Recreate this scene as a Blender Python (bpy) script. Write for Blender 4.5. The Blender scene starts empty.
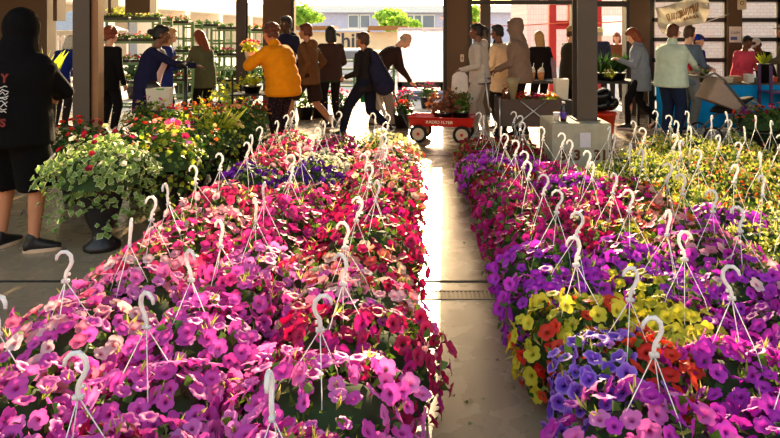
import bpy, math, random
import numpy as np
from mathutils import Vector, Matrix, Quaternion
random.seed(7)
rng = np.random.default_rng(11)
scn = bpy.context.scene
C = scn.collection
R = math.radians
# ---------------------------------------------------------------- camera, sky, sun, exposure
F = 650.0; VX, VY, EYE = 420.0, 30.0, 1.55      # focal length in pixels, vanishing point, eye height
cd = bpy.data.cameras.new('camera'); cam = bpy.data.objects.new('camera', cd); C.objects.link(cam)
cam.location = (0, 0, EYE); cam.rotation_euler = (R(90), 0, 0)
cd.sensor_width = 36; cd.lens = F/780*36
cd.shift_x = -(VX-390)/780; cd.shift_y = -(219-VY)/780
cd.clip_end = 500
scn.camera = cam
SUN_EL, SUN_AZ = 17.5, 2.5                       # azimuth east of +Y
w = bpy.data.worlds.new('sky'); scn.world = w; w.use_nodes = True
nt = w.node_tree; nt.nodes.clear()
sky = nt.nodes.new('ShaderNodeTexSky'); sky.sky_type = 'NISHITA'; sky.sun_disc = False
sky.sun_elevation = R(SUN_EL); sky.sun_rotation = R(SUN_AZ); sky.air_density = 1.6; sky.dust_density = 2.0; sky.ozone_density = 1.5
bg = nt.nodes.new('ShaderNodeBackground'); bg.inputs[1].default_value = 0.42
wo = nt.nodes.new('ShaderNodeOutputWorld')
wm = nt.nodes.new('ShaderNodeMix'); wm.data_type = 'RGBA'; wm.blend_type = 'MULTIPLY'; wm.inputs[0].default_value = 1; wm.inputs[7].default_value = (1.0, .90, .80, 1)   # hazy evening air
nt.links.new(sky.outputs[0], wm.inputs[6]); nt.links.new(wm.outputs[2], bg.inputs[0]); nt.links.new(bg.outputs[0], wo.inputs[0])
sd = bpy.data.lights.new('sun', 'SUN'); so = bpy.data.objects.new('sun', sd); C.objects.link(so)
sd.energy = 12.0; sd.angle = R(0.8); sd.color = (1.0, 0.74, 0.43)
sdir = Vector((math.sin(R(SUN_AZ))*math.cos(R(SUN_EL)), math.cos(R(SUN_AZ))*math.cos(R(SUN_EL)), math.sin(R(SUN_EL))))
so.rotation_euler = sdir.to_track_quat('Z', 'Y').to_euler(); so.location = (2, 30, 12)
vs = scn.view_settings; vs.view_transform = 'Standard'; vs.look = 'None'; vs.gamma = 1; vs.use_curve_mapping = False
vs.exposure = 0.62
scn.cycles.max_bounces = 6; scn.cycles.transparent_max_bounces = 6; scn.cycles.sample_clamp_indirect = 6

# ---------------------------------------------------------------- helpers
def lin(c):
    if isinstance(c, str):
        c = tuple(int(c[i:i+2], 16) for i in (0, 2, 4))
    return tuple(((v/255)/12.92 if v/255 <= .04045 else ((v/255+.055)/1.055)**2.4) for v in c) + (1,)
def pt(x, y, Y): return Vector(((x-VX)/F*Y, Y, EYE-(y-VY)/F*Y))
def pf(x, Y, z=0): return Vector(((x-VX)/F*Y, Y, z))
MATS = {}
def mat(key, col=None, rough=.7, metal=0, noise=.12, scale=6, bump=0, trans=0, emit=None, alpha=None, sheen=0, bscale=None, spec=None):
    if key in MATS: return MATS[key]
    m = bpy.data.materials.new(key); m.use_nodes = True; MATS[key] = m
    n = m.node_tree; b = n.nodes['Principled BSDF']; c = lin(col)
    tc = n.nodes.new('ShaderNodeTexCoord')
    no = n.nodes.new('ShaderNodeTexNoise'); no.inputs['Scale'].default_value = scale; no.inputs['Detail'].default_value = 4
    n.links.new(tc.outputs['Object'], no.inputs['Vector'])
    mx = n.nodes.new('ShaderNodeMix'); mx.data_type = 'RGBA'
    mx.inputs[6].default_value = tuple(max(0, v*(1-noise*1.6)) for v in c[:3])+(1,)
    mx.inputs[7].default_value = tuple(min(1, v*(1+noise*1.6)) for v in c[:3])+(1,)
    n.links.new(no.outputs[0], mx.inputs[0]); n.links.new(mx.outputs[2], b.inputs['Base Color'])
    b.inputs['Roughness'].default_value = rough; b.inputs['Metallic'].default_value = metal
    if spec is not None: b.inputs['Specular IOR Level'].default_value = spec
    if trans: b.inputs['Transmission Weight'].default_value = trans
    if sheen: b.inputs['Sheen Weight'].default_value = sheen
    if bump:
        bp = n.nodes.new('ShaderNodeBump'); bp.inputs['Strength'].default_value = bump; bp.inputs['Distance'].default_value = .01
        if bscale:
            n2 = n.nodes.new('ShaderNodeTexNoise'); n2.inputs['Scale'].default_value = bscale; n.links.new(tc.outputs['Object'], n2.inputs['Vector'])
            n.links.new(n2.outputs[0], bp.inputs['Height'])
        else: n.links.new(no.outputs[0], bp.inputs['Height'])
        n.links.new(bp.outputs[0], b.inputs['Normal'])
    if emit: b.inputs['Emission Color'].default_value = c; b.inputs['Emission Strength'].default_value = emit
    return m
def thin(key, col, tr=.45, rough=.6, noise=.15, scale=8):
    """cloth / leaf / plastic film that lets light through"""
    if key in MATS: return MATS[key]
    m = mat(key, col, rough, noise=noise, scale=scale); n = m.node_tree; b = n.nodes['Principled BSDF']
    t = n.nodes.new('ShaderNodeBsdfTranslucent'); ms = n.nodes.new('ShaderNodeMixShader'); ms.inputs[0].default_value = tr
    src = b.inputs['Base Color'].links[0].from_socket; n.links.new(src, t.inputs[0])
    n.links.new(b.outputs[0], ms.inputs[1]); n.links.new(t.outputs[0], ms.inputs[2])
    n.links.new(ms.outputs[0], n.nodes['Material Output'].inputs[0])
    return m
def plantmat(key, a, b_, throat=None, tr=.45, rough=.55, edge=None):
    """colour varies per blossom / leaf (attribute fl.x) and along the petal (fl.y)"""
    if key in MATS: return MATS[key]
    m = bpy.data.materials.new(key); m.use_nodes = True; MATS[key] = m
    n = m.node_tree; L = n.links; p = n.nodes['Principled BSDF']
    at = n.nodes.new('ShaderNodeAttribute'); at.attribute_name = 'fl'
    sp = n.nodes.new('ShaderNodeSeparateXYZ'); L.new(at.outputs['Vector'], sp.inputs[0])
    oi = n.nodes.new('ShaderNodeObjectInfo')
    ad = n.nodes.new('ShaderNodeMath'); ad.operation = 'ADD'; L.new(sp.outputs[0], ad.inputs[0]); L.new(oi.outputs['Random'], ad.inputs[1])
    fr = n.nodes.new('ShaderNodeMath'); fr.operation = 'FRACT'; L.new(ad.outputs[0], fr.inputs[0])
    mx = n.nodes.new('ShaderNodeMix'); mx.data_type = 'RGBA'; L.new(fr.outputs[0], mx.inputs[0])
    mx.inputs[6].default_value = lin(a); mx.inputs[7].default_value = lin(b_); out = mx.outputs[2]
    if throat:
        mr = n.nodes.new('ShaderNodeMapRange'); mr.inputs[1].default_value = .06; mr.inputs[2].default_value = .34; L.new(sp.outputs[1], mr.inputs[0])
        m2 = n.nodes.new('ShaderNodeMix'); m2.data_type = 'RGBA'; L.new(mr.outputs[0], m2.inputs[0]); m2.inputs[6].default_value = lin(throat); L.new(out, m2.inputs[7]); out = m2.outputs[2]
    if edge:
        mr = n.nodes.new('ShaderNodeMapRange'); mr.inputs[1].default_value = .6; mr.inputs[2].default_value = 1.0; L.new(sp.outputs[1], mr.inputs[0])
        m2 = n.nodes.new('ShaderNodeMix'); m2.data_type = 'RGBA'; L.new(mr.outputs[0], m2.inputs[0]); m2.inputs[7].default_value = lin(edge); L.new(out, m2.inputs[6]); out = m2.outputs[2]
    L.new(out, p.inputs['Base Color']); p.inputs['Roughness'].default_value = rough
    t = n.nodes.new('ShaderNodeBsdfTranslucent'); L.new(out, t.inputs[0])
    ms = n.nodes.new('ShaderNodeMixShader'); ms.inputs[0].default_value = tr
    L.new(p.outputs[0], ms.inputs[1]); L.new(t.outputs[0], ms.inputs[2]); L.new(ms.outputs[0], n.nodes['Material Output'].inputs[0])
    return m

def link(name, data, parent=None, m=None):
    o = bpy.data.objects.new(name, data); C.objects.link(o)
    if parent: o.parent = parent
    if m is not None:
        for x in (m if isinstance(m, (list, tuple)) else [m]): data.materials.append(x)
    return o
def tag(o, label=None, cat=None, group=None, kind=None):
    if label: o['label'] = label
    if cat: o['category'] = cat
    if group: o['group'] = group
    if kind: o['kind'] = kind
    return o
def thing(name, label, cat, loc=(0, 0, 0), rz=0, group=None):
    o = bpy.data.objects.new(name, None); C.objects.link(o); o.location = loc; o.rotation_euler = (0, 0, rz)
    o.empty_display_size = .1
    return tag(o, label, cat, group)

class MB:
    def __init__(s): s.v = []; s.f = []; s.mi = []; s.cur = 0
    def add(s, vs, fs):
        k = len(s.v); s.v += [tuple(p) for p in vs]; s.f += [tuple(k+i for i in f) for f in fs]; s.mi += [s.cur]*len(fs); return s
    def box(s, c, d, rot=None, taper=1.0):
        x, y, z = d[0]/2, d[1]/2, d[2]/2
        vs = [Vector((a*x*(taper if q < 0 else 1), b*y*(taper if q < 0 else 1), q*z)) for q in (-1, 1) for b in (-1, 1) for a in (-1, 1)]
        if rot is not None:
            M = rot if isinstance(rot, (Matrix, Quaternion)) else Matrix.Rotation(rot, 3, 'Z')
            vs = [(M @ v) for v in vs]
        c = Vector(c); vs = [v+c for v in vs]
        return s.add(vs, [(0, 2, 3, 1), (4, 5, 7, 6), (0, 1, 5, 4), (2, 6, 7, 3), (0, 4, 6, 2), (1, 3, 7, 5)])
    def b2(s, x0, x1, y0, y1, z0, z1): return s.box(((x0+x1)/2, (y0+y1)/2, (z0+z1)/2), (abs(x1-x0), abs(y1-y0), abs(z1-z0)))
    def frame(s, p, q):
        d = (q-p); d = d.normalized() if d.length > 1e-9 else Vector((0, 0, 1))
        a = d.orthogonal().normalized(); return d, a, d.cross(a)
    def cyl(s, p, q, r0, r1=None, n=12, caps=True):
        p, q = Vector(p), Vector(q); r1 = r0 if r1 is None else r1; d, a, b = s.frame(p, q)
        vs = []
        for c, r in ((p, r0), (q, r1)):
            vs += [c+(a*math.cos(2*math.pi*i/n)+b*math.sin(2*math.pi*i/n))*r for i in range(n)]
        fs = [(i, (i+1) % n, n+(i+1) % n, n+i) for i in range(n)]
        if caps: fs += [tuple(range(n-1, -1, -1)), tuple(range(n, 2*n))]
        return s.add(vs, fs)
    def limb(s, p, q, r0, r1, n=12):
        """tapered limb with rounded ends"""
        p, q = Vector(p), Vector(q); d, a, b = s.frame(p, q); rings = []
        for t in (-80, -50, -20): rings.append((p+d*(r0*math.sin(R(t))), r0*math.cos(R(t))))
        rings += [(p, r0), (q, r1)]
        for t in (20, 50, 80): rings.append((q+d*(r1*math.sin(R(t))), r1*math.cos(R(t))))
        vs = []
        for c, r in rings: vs += [c+(a*math.cos(2*math.pi*i/n)+b*math.sin(2*math.pi*i/n))*r for i in range(n)]
        m = len(rings)
        fs = [(k*n+i, k*n+(i+1) % n, (k+1)*n+(i+1) % n, (k+1)*n+i) for k in range(m-1) for i in range(n)]
        fs += [tuple(range(n-1, -1, -1)), tuple(range((m-1)*n, m*n))]
        return s.add(vs, fs)
    def chain(s, pts, rs, n=12):
        for i in range(len(pts)-1): s.limb(pts[i], pts[i+1], rs[i], rs[i+1], n)
        return s
    def tube(s, pts, r, n=8, rs=None):
        pts = [Vector(p) for p in pts]; m = len(pts); vs = []; a = None
        for k, p in enumerate(pts):
            d = (pts[min(k+1, m-1)]-pts[max(k-1, 0)]).normalized()
            a = d.orthogonal().normalized() if a is None else (a-d*a.dot(d)).normalized()
            b = d.cross(a); rr = rs[k] if rs else r
            vs += [p+(a*math.cos(2*math.pi*i/n)+b*math.sin(2*math.pi*i/n))*rr for i in range(n)]
        fs = [(k*n+i, k*n+(i+1) % n, (k+1)*n+(i+1) % n, (k+1)*n+i) for k in range(m-1) for i in range(n)]
        fs += [tuple(range(n-1, -1, -1)), tuple(range((m-1)*n, m*n))]
        return s.add(vs, fs)
    def loft(s, rings, n=20):
        """rings: (centre, axis a, axis b) vectors already scaled"""
        vs = []
        for c, a, b in rings: vs += [Vector(c)+a*math.cos(2*math.pi*i/n)+b*math.sin(2*math.pi*i/n) for i in range(n)]
        m = len(rings)
        fs = [(k*n+i, k*n+(i+1) % n, (k+1)*n+(i+1) % n, (k+1)*n+i) for k in range(m-1) for i in range(n)]
        fs += [tuple(range(n-1, -1, -1)), tuple(range((m-1)*n, m*n))]
        return s.add(vs, fs)
    def lathe(s, prof, n=20, c=(0, 0, 0), flute=0):
        c = Vector(c); vs = []
        for r, z in prof:
            for i in range(n):
                rr = r*(1-(flute if i % 2 else 0)); t = 2*math.pi*i/n
                vs.append(c+Vector((rr*math.cos(t), rr*math.sin(t), z)))
        m = len(prof)
        fs = [(k*n+i, k*n+(i+1) % n, (k+1)*n+(i+1) % n, (k+1)*n+i) for k in range(m-1) for i in range(n)]
        fs += [tuple(range(n-1, -1, -1)), tuple(range((m-1)*n, m*n))]
        return s.add(vs, fs)
    def ell(s, c, r, M=None, n=14, k=9):
        c = Vector(c); vs = []
        for j in range(1, k):
            t = math.pi*j/k
            for i in range(n):
                p = Vector((r[0]*math.sin(t)*math.cos(2*math.pi*i/n), r[1]*math.sin(t)*math.sin(2*math.pi*i/n), r[2]*math.cos(t)))
                vs.append(c+(M @ p if M is not None else p))
        up = Vector((0, 0, r[2])); vs += [c+(M @ up if M is not None else up), c-(M @ up if M is not None else up)]
        fs = [(j*n+i, (j+1)*n+i, (j+1)*n+(i+1) % n, j*n+(i+1) % n) for j in range(k-2) for i in range(n)]
        T = (k-1)*n
        fs += [(i, (i+1) % n, T) for i in range(n)] + [((k-2)*n+(i+1) % n, (k-2)*n+i, T+1) for i in range(n)]
        return s.add(vs, fs)
    def prism(s, poly, d):
        """polygon (list of 3D points) pushed along vector d"""
        n = len(poly); poly = [Vector(p) for p in poly]; d = Vector(d)
        return s.add(poly+[p+d for p in poly], [tuple(range(n-1, -1, -1)), tuple(range(n, 2*n))]+[(i, (i+1) % n, n+(i+1) % n, n+i) for i in range(n)])
    def grid(s, fn, nu, nv):
        vs = [fn(i/nu, j/nv) for j in range(nv+1) for i in range(nu+1)]
        return s.add(vs, [(j*(nu+1)+i, j*(nu+1)+i+1, (j+1)*(nu+1)+i+1, (j+1)*(nu+1)+i) for j in range(nv) for i in range(nu)])
    def build(s, name, m=None, parent=None, smooth=False, bevel=0, solid=0, vox=0, sm=2, sub=0):
        me = bpy.data.meshes.new(name); me.from_pydata(s.v, [], s.f)
        if any(s.mi): me.polygons.foreach_set('material_index', s.mi)
        if smooth or vox or sub: me.polygons.foreach_set('use_smooth', [True]*len(s.f))
        me.update(); o = link(name, me, parent, m)
        if vox:
            r = o.modifiers.new('r', 'REMESH'); r.mode = 'VOXEL'; r.voxel_size = vox; r.use_smooth_shade = True
            q = o.modifiers.new('s', 'SMOOTH'); q.iterations = sm; q.factor = .5
        if solid: q = o.modifiers.new('t', 'SOLIDIFY'); q.thickness = solid
        if bevel: q = o.modifiers.new('b', 'BEVEL'); q.width = bevel; q.segments = 2; q.limit_method = 'ANGLE'
        if sub: q = o.modifiers.new('u', 'SUBSURF'); q.levels = sub; q.render_levels = sub
        return o
def text(name, s_, size, loc, rot, m, parent=None, depth=.002, bold=0, align='CENTER'):
    cu = bpy.data.curves.new(name, 'FONT'); cu.body = s_; cu.size = size; cu.extrude = depth; cu.align_x = align; cu.align_y = 'CENTER'; cu.offset = bold
    o = bpy.data.objects.new('tmp', cu); C.objects.link(o); bpy.context.view_layer.update()
    me = bpy.data.meshes.new_from_object(o); bpy.data.objects.remove(o)
    me.materials.clear(); q = link(name, me, parent, m); q.location = loc; q.rotation_euler = rot
    return q
def struct(o): o['kind'] = 'structure'; return o

# ---------------------------------------------------------------- common materials
M_steel = mat('column_paint', (72, 60, 50), .55, noise=.1, scale=3)
M_frame = mat('dark_frame_paint', (26, 22, 22), .5, noise=.1)
M_panel = mat('brown_panel_paint', (92, 68, 46), .6, noise=.08, scale=2)
M_white = mat('white_plastic', (235, 235, 235), .35, noise=.03)
M_black = mat('black_plastic', (20, 20, 22), .4, noise=.1)
M_rubber = mat('rubber', (22, 20, 20), .8)
M_red = mat('red_enamel', (196, 30, 18), .3, noise=.06)
M_ink = mat('dark_ink', (45, 35, 30), .8)
M_conc = mat('cast_concrete', (166, 158, 138), .85, noise=.2, scale=9, bump=.4, bscale=60)
M_chrome = mat('bright_metal', (200, 200, 200), .3, metal=.8)
M_pot = mat('planter_black', (30, 28, 30), .38, noise=.15)
M_leaf = plantmat('petunia_leaf', (52, 92, 30), (104, 134, 46), tr=.4)
M_tip = plantmat('petunia_tip', (150, 170, 70), (206, 196, 110), tr=.5)
M_leafd = plantmat('dark_leaf', (28, 66, 26), (60, 98, 34), tr=.35)
M_leafy = plantmat('lime_leaf', (150, 175, 40), (215, 215, 70), tr=.5)
M_core = mat('inner_growth', (40, 66, 26), .9, noise=.4, scale=20)
# ---------------------------------------------------------------- the building
def floor_mat():
    m = mat('polished_concrete', (158, 138, 112), .42, noise=.16, scale=1.3); n = m.node_tree; b = n.nodes['Principled BSDF']
    tc = n.nodes['Texture Coordinate']; no = n.nodes.new('ShaderNodeTexNoise'); no.inputs['Scale'].default_value = 5; no.inputs['Detail'].default_value = 8
    n.links.new(tc.outputs['Object'], no.inputs['Vector'])
    mr = n.nodes.new('ShaderNodeMapRange'); mr.inputs[3].default_value = .14; mr.inputs[4].default_value = .40; n.links.new(no.outputs[0], mr.inputs[0]); n.links.new(mr.outputs[0], b.inputs['Roughness'])
    n3 = n.nodes.new('ShaderNodeTexNoise'); n3.inputs['Scale'].default_value = 40; n3.inputs['Detail'].default_value = 6; n.links.new(tc.outputs['Object'], n3.inputs['Vector'])
    bp = n.nodes.new('ShaderNodeBump'); bp.inputs['Strength'].default_value = .10; bp.inputs['Distance'].default_value = .004; n.links.new(n3.outputs[0], bp.inputs['Height']); n.links.new(bp.outputs[0], b.inputs['Normal'])
    src = b.inputs['Base Color'].links[0].from_socket
    n4 = n.nodes.new('ShaderNodeTexNoise'); n4.inputs['Scale'].default_value = 14; n4.inputs['Detail'].default_value = 6; n.links.new(tc.outputs['Object'], n4.inputs['Vector'])
    m4 = n.nodes.new('ShaderNodeMapRange'); m4.inputs[1].default_value = .62; m4.inputs[2].default_value = .75; n.links.new(n4.outputs[0], m4.inputs[0])
    mm = n.nodes.new('ShaderNodeMix'); mm.data_type = 'RGBA'; n.links.new(m4.outputs[0], mm.inputs[0]); n.links.new(src, mm.inputs[6]); mm.inputs[7].default_value = lin((104, 88, 72)); n.links.new(mm.outputs[2], b.inputs['Base Color'])
    return m
FY = 12.0                                        # the open front of the market hall
struct(MB().b2(-12, 9, -4, FY+.4, -.2, 0).build('floor', floor_mat()))
struct(MB().b2(-60, 60, FY+.4, 130, -.2, -.01).build('ground', mat('sunlit_paving', (205, 196, 182), .8, noise=.1, scale=.6)))
struct(MB().b2(-40, 40, -40, -4, -.2, -.01).build('ground', mat('sunlit_paving')))
struct(MB().b2(-12, 9, 3.0, FY+.4, 4.4, 4.6).build('ceiling', mat('hall_roof', (70, 60, 52), .8)))
# joints in the slab and the channel drain
struct(MB().b2(-12.2, -12, 3, FY+.4, 0, 4.4).build('added_wall_left', mat('added_side_wall', (84, 72, 62), .85)))  # side wall out of view, added to darken the left of the hall
struct(MB().b2(9, 9.2, 3, FY+.4, 0, 4.4).build('added_wall_right', MATS['added_side_wall']))  # matching unseen wall added on the right
MJ = mat('joint_filler', (52, 44, 38), .9)
struct(MB().b2(-12, 9, 3.99, 4.02, 0, .002).build('trim_1', MJ))
struct(MB().b2(-12, 9, 8.0, 8.02, 0, .002).build('trim_2', MJ))
dr = thing('channel_drain', 'narrow slotted metal channel drain across the aisle floor', 'drain', (0.35, 3.80, 0))
a = MB(); a.b2(-1.2, 1.2, -.065, -.05, 0, .004); a.b2(-1.2, 1.2, .05, .065, 0, .004); a.build('drain_frame', mat('drain_metal', (120, 110, 98), .5, metal=.4), dr)
a = MB()
for i in range(96): a.b2(-1.2+i*.025, -1.2+i*.025+.013, -.05, .05, .0005, .0035)
a.build('grate', MATS['drain_metal'], dr)
MB().b2(-1.2, 1.2, -.05, .05, 0, .0006).build('channel', M_black, dr)
# front of the hall: piers, lintel, frames
def wx(x): return (x-VX)/F*FY
TOP = 3.75
wb = MB()
wb.b2(-12, 9, FY-.1, FY+.3, TOP, 4.5)
wb.b2(wx(264), wx(293), FY-.1, FY+.3, 0, TOP)
wb.b2(wx(446), wx(468), FY-.1, FY+.3, 0, TOP)
wb.b2(wx(627), wx(648), FY-.1, FY+.3, 0, TOP)
# left part: wall above and between the high windows
wins = [(47, 53), (57, 74), (101, 108), (111, 125)]
xs = [-40]+[v for q in wins for v in q]+[150]
for i in range(0, len(xs), 2): wb.b2(wx(xs[i]), wx(xs[i+1]), FY, FY+.3, 1.72, TOP)
wb.b2(wx(-40), wx(47), FY, FY+.3, 0, 1.72); wb.b2(wx(-40), wx(150), FY, FY+.3, 3.3, TOP); wb.b2(wx(-120), wx(-40), FY, FY+.3, 0, TOP)
struct(wb.build('wall_back', M_panel))
fr = MB()
for x0, x1, y1 in ((292.5, 295.5, 2), (443, 446.5, 0), (468, 471.5, 2), (570, 576, 2), (594, 595.5, 2), (624, 627, 2)):
    fr.b2(wx(x0), wx(x1), FY-.14, FY+.05, 0, TOP)
fr.b2(wx(471), wx(570), FY-.12, FY+.05, 2.02, 2.1); fr.b2(wx(595), wx(625), FY-.12, FY+.05, 1.98, 2.08)
struct(fr.build('trim_3', M_frame))
struct(MB().b2(wx(480), wx(490), FY-.1, FY+.1, 0, TOP).build('trim_4', M_steel))
# raised sectional shutters with panes shading the upper part of the openings
for k, (x0, x1) in enumerate(((295.5, 443), (471.5, 570))):
    s_ = MB(); A, B = wx(x0), wx(x1)
    for z in (3.3, 3.7): s_.b2(A, B, FY+.08, FY+.14, z-.04, z+.04)
    for i in range(5): xx = A+(B-A)*i/4; s_.b2(xx-.03, xx+.03, FY+.08, FY+.14, 3.3, 3.7)
    struct(s_.build('trim_%d' % (5+k), M_frame))
# glazed sectional doors on the right: black grid with clear panes
GX0, GX1, GX2, GX3 = wx(651), wx(726), wx(738), wx(900)
door = MB(); white_edge = MB(); glass = MB()
zs = [pt(0, y, FY).z for y in (81, 60, 39.5, 20, 0)]; zs += [2.48, 2.86, 3.24, 3.62]
zs = [0.05, .3]+[z for z in zs]
def glazed(n, xa, xb, cols):
    d = thing('door_%d' % n, None, None); struct(d)
    g = MB()
    for i in range(cols+1): xx = xa+(xb-xa)*i/cols; g.b2(xx-.04, xx+.04, FY-.05, FY+.02, 0, TOP)
    for z in zs: g.b2(xa, xb, FY-.05, FY+.02, z-.038, z+.038)
    g.b2(xa, xb, FY-.05, FY+.02, TOP-.1, TOP)
    g.build('door_frame', M_frame, d)
    e = MB()
    for i in range(cols):
        p = xa+(xb-xa)*i/cols+.05; q = xa+(xb-xa)*(i+1)/cols-.05
        for z0, z1 in zip(zs[:-1], zs[1:]):
            z0 += .045; z1 -= .045
            e.b2(p, p+.012, FY-.035, FY, z0, z1); e.b2(q-.012, q, FY-.035, FY, z0, z1); e.b2(p, q, FY-.035, FY, z0, z0+.012); e.b2(p, q, FY-.035, FY, z1-.012, z1)
    e.build('glazing_bead', mat('bead_aluminium', (215, 210, 205), .4), d)
    gl = MB()
    for i in range(cols):
        p = xa+(xb-xa)*i/cols+.05; q = xa+(xb-xa)*(i+1)/cols-.05
        for z0, z1 in zip(zs[:-1], zs[1:]):
            gl.b2(p, q, FY-.022, FY-.016, z0+.045, z1-.045)
    gm = MATS.get('clear_glass')
    if not gm:
        gm = bpy.data.materials.new('clear_glass'); MATS['clear_glass'] = gm; gm.use_nodes = True; q = gm.node_tree; q.nodes.clear()
        o = q.nodes.new('ShaderNodeOutputMaterial'); t = q.nodes.new('ShaderNodeBsdfTransparent'); t.inputs[0].default_value = (.93, .93, .92, 1)
        gg = q.nodes.new('ShaderNodeBsdfGlossy'); gg.inputs[1].default_value = .05; ms = q.nodes.new('ShaderNodeMixShader'); ms.inputs[0].default_value = .05
        q.links.new(t.outputs[0], ms.inputs[1]); q.links.new(gg.outputs[0], ms.inputs[2]); q.links.new(ms.outputs[0], o.inputs[0])
    gl.build('glass_panes', gm, d)
glazed(1, GX0, GX1, 2); glazed(2, GX2, GX3, 4)
struct(MB().b2(GX1-.02, GX2+.02, FY-.12, FY+.1, 0, TOP).build('wall_right_pier', M_panel)).name = 'trim_7'
# steel columns of the hall
def hcolumn(label, X, Y, w_, d_, m1, flange=None):
    t = thing('steel_column', label, 'column', (X, Y, 0))
    a = MB(); a.b2(-w_/2, w_/2, -d_/2, -d_/2+.02, 0, 4.38); a.b2(-w_/2, w_/2, d_/2-.02, d_/2, 0, 4.38); a.b2(-.012, .012, -d_/2+.02, d_/2-.02, 0, 4.38)
    a.build('shaft', m1, t)
    MB().b2(-w_/2-.05, w_/2+.05, -d_/2-.05, d_/2+.05, 0, .02).build('base_plate', m1, t)
    if flange: MB().b2(w_/2+.002, w_/2+.07, -.06, .06, 0, 4.38).build('downpipe', flange, t)
    return t
hcolumn('grey-brown steel column behind the left planters, rusty pipe on its right side', pf(86, 6.7).x, 6.7, .17, .2, M_steel, mat('rusty_pipe', (140, 96, 60), .45, noise=.3, scale=3))
hcolumn('slim dark steel column behind the racks, left of the yellow jacket', pf(242, 11).x, 11, .16, .16, mat('dark_column', (66, 52, 44), .6))
# ---------------------------------------------------------------- blossoms and leaves (templates)
def petunia(n=20, rings=((.04, -.62), (.13, -.22), (.34, .03), (.70, .13), (1.0, .06)), seed=0, ruf=.09):
    r_ = random.Random(seed); V = []; rad = []; ph = r_.random()*6; tilt = [r_.uniform(-.10, .12) for _ in range(5)]
    for k, (r, z) in enumerate(rings):
        for i in range(n):
            t = 2*math.pi*i/n; c = abs(math.cos(2.5*t)); lobe = 1 if k < len(rings)-2 else (.93+.07*c if k < len(rings)-1 else .80+.20*c**.45)
            zz = z+((ruf*math.sin(7*t+ph)*.6+tilt[int((t/6.2832*5+.5) % 5)])*(1 if k == len(rings)-1 else .45) if k >= len(rings)-2 else 0)
            V.append((r*lobe*math.cos(t), r*lobe*math.sin(t), zz)); rad.append(r)
    Fc = [(k*n+i, k*n+(i+1) % n, (k+1)*n+(i+1) % n, (k+1)*n+i) for k in range(len(rings)-1) for i in range(n)]
    return np.array(V), Fc, np.array(rad)
def petunia_low(seed=0):
    return petunia(10, ((.05, -.35), (.38, .05), (1.0, .10)), seed)
def leaf_t(seed=0):
    V = [(0, 0, 0), (.5, .42, .14), (1.0, 0, -.12), (.5, -.42, .14), (.5, 0, 0)]
    return np.array(V, float), [(0, 4, 1), (4, 2, 1), (0, 3, 4), (4, 3, 2)], np.array([.6, .95, 1, .95, 0])
def spear_t():
    V = [(0, 0, 0), (.4, .09, .04), (1.0, 0, -.1), (.4, -.09, .04), (.4, 0, 0)]
    return np.array(V, float), [(0, 4, 1), (4, 2, 1), (0, 3, 4), (4, 3, 2)], np.array([0, .5, 1, .5, .5])
PET = [petunia(seed=i) for i in range(4)]; PETL = [petunia_low(i) for i in range(3)]; LEAF = leaf_t(); SPEAR = spear_t()
def basis(nrm, ang):
    """rotation whose z axis is nrm"""
    nrm = nrm/np.linalg.norm(nrm); h = np.array([1., 0, 0]) if abs(nrm[0]) < .8 else np.array([0, 1., 0])
    a = np.cross(h, nrm); a /= np.linalg.norm(a); b = np.cross(nrm, a); c, s = math.cos(ang), math.sin(ang)
    return np.stack([a*c+b*s, -a*s+b*c, nrm], 1)
class Stamp:
    """many copies of small templates in one mesh, with the fl attribute (x: random per copy, y: along the petal)"""
    def __init__(s): s.V = []; s.F = []; s.A = []; s.M = []; s.n = 0
    def put(s, T, pos, rot, sc, mi=0, r=None):
        V, Fc, rad = T; s.V.append(V @ (rot.T*sc)+np.asarray(pos)); k = s.n
        s.F += [tuple(k+i for i in f) for f in Fc]; s.M += [mi]*len(Fc); s.n += len(V)
        r = rng.random() if r is None else r
        s.A.append(np.stack([np.full(len(V), r), rad, np.zeros(len(V))], 1))
    def mesh(s, name):
        me = bpy.data.meshes.new(name)
        if s.n:
            me.from_pydata(np.concatenate(s.V).tolist(), [], s.F)
            me.polygons.foreach_set('material_index', s.M); me.polygons.foreach_set('use_smooth', [True]*len(s.F))
            at = me.attributes.new('fl', 'FLOAT_VECTOR', 'POINT'); at.data.foreach_set('vector', np.concatenate(s.A).ravel())
        return me
    def build(s, name, m, parent=None): return link(name, s.mesh(name), parent, m)
def dome(u, v, Rr, H, skirt, lump):
    """point and outward normal of a flower mound; u turn 0..1, v 0 top .. 1 lower rim"""
    t = 2*math.pi*u; L = 1+.10*math.sin(3*t+lump)+.07*math.sin(5*t+2.3*lump)+.05*math.sin(7*t+9*v+lump)
    if v < .72:
        a = v/.72*math.pi/2; r = math.sin(a)**.9; z = skirt+(H-skirt)*math.cos(a)**.8; nn = (math.sin(a), math.cos(a)+.15)
    else:
        q = (v-.72)/.28; r = 1-.10*q; z = skirt*(1-q)+.05*q; nn = (1, -.1)
    hv = z*(1+.06*math.sin(2*t+lump*3))
    p = np.array([Rr*L*r*math.cos(t), Rr*L*r*math.sin(t), hv])
    n = np.array([nn[0]*math.cos(t), nn[0]*math.sin(t), nn[1]])
    return p, n/np.linalg.norm(n)
def spread_pts(n, Rr, H, skirt, lump, cull=None, cand=7, vmax=1.0):
    """n well spread points on the mound"""
    P = []; N = []
    while len(P) < n:
        best = None; bd = -1
        for _ in range(cand):
            v = rng.random()**.72*vmax; u = rng.random(); p, nn = dome(u, v, Rr, H, skirt, lump)
            d = 9 if not P else np.min(np.sum((np.array(P)-p)**2, 1))
            if d > bd: bd = d; best = (p, nn)
        P.append(best[0]); N.append(best[1])
    return P, N
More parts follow.
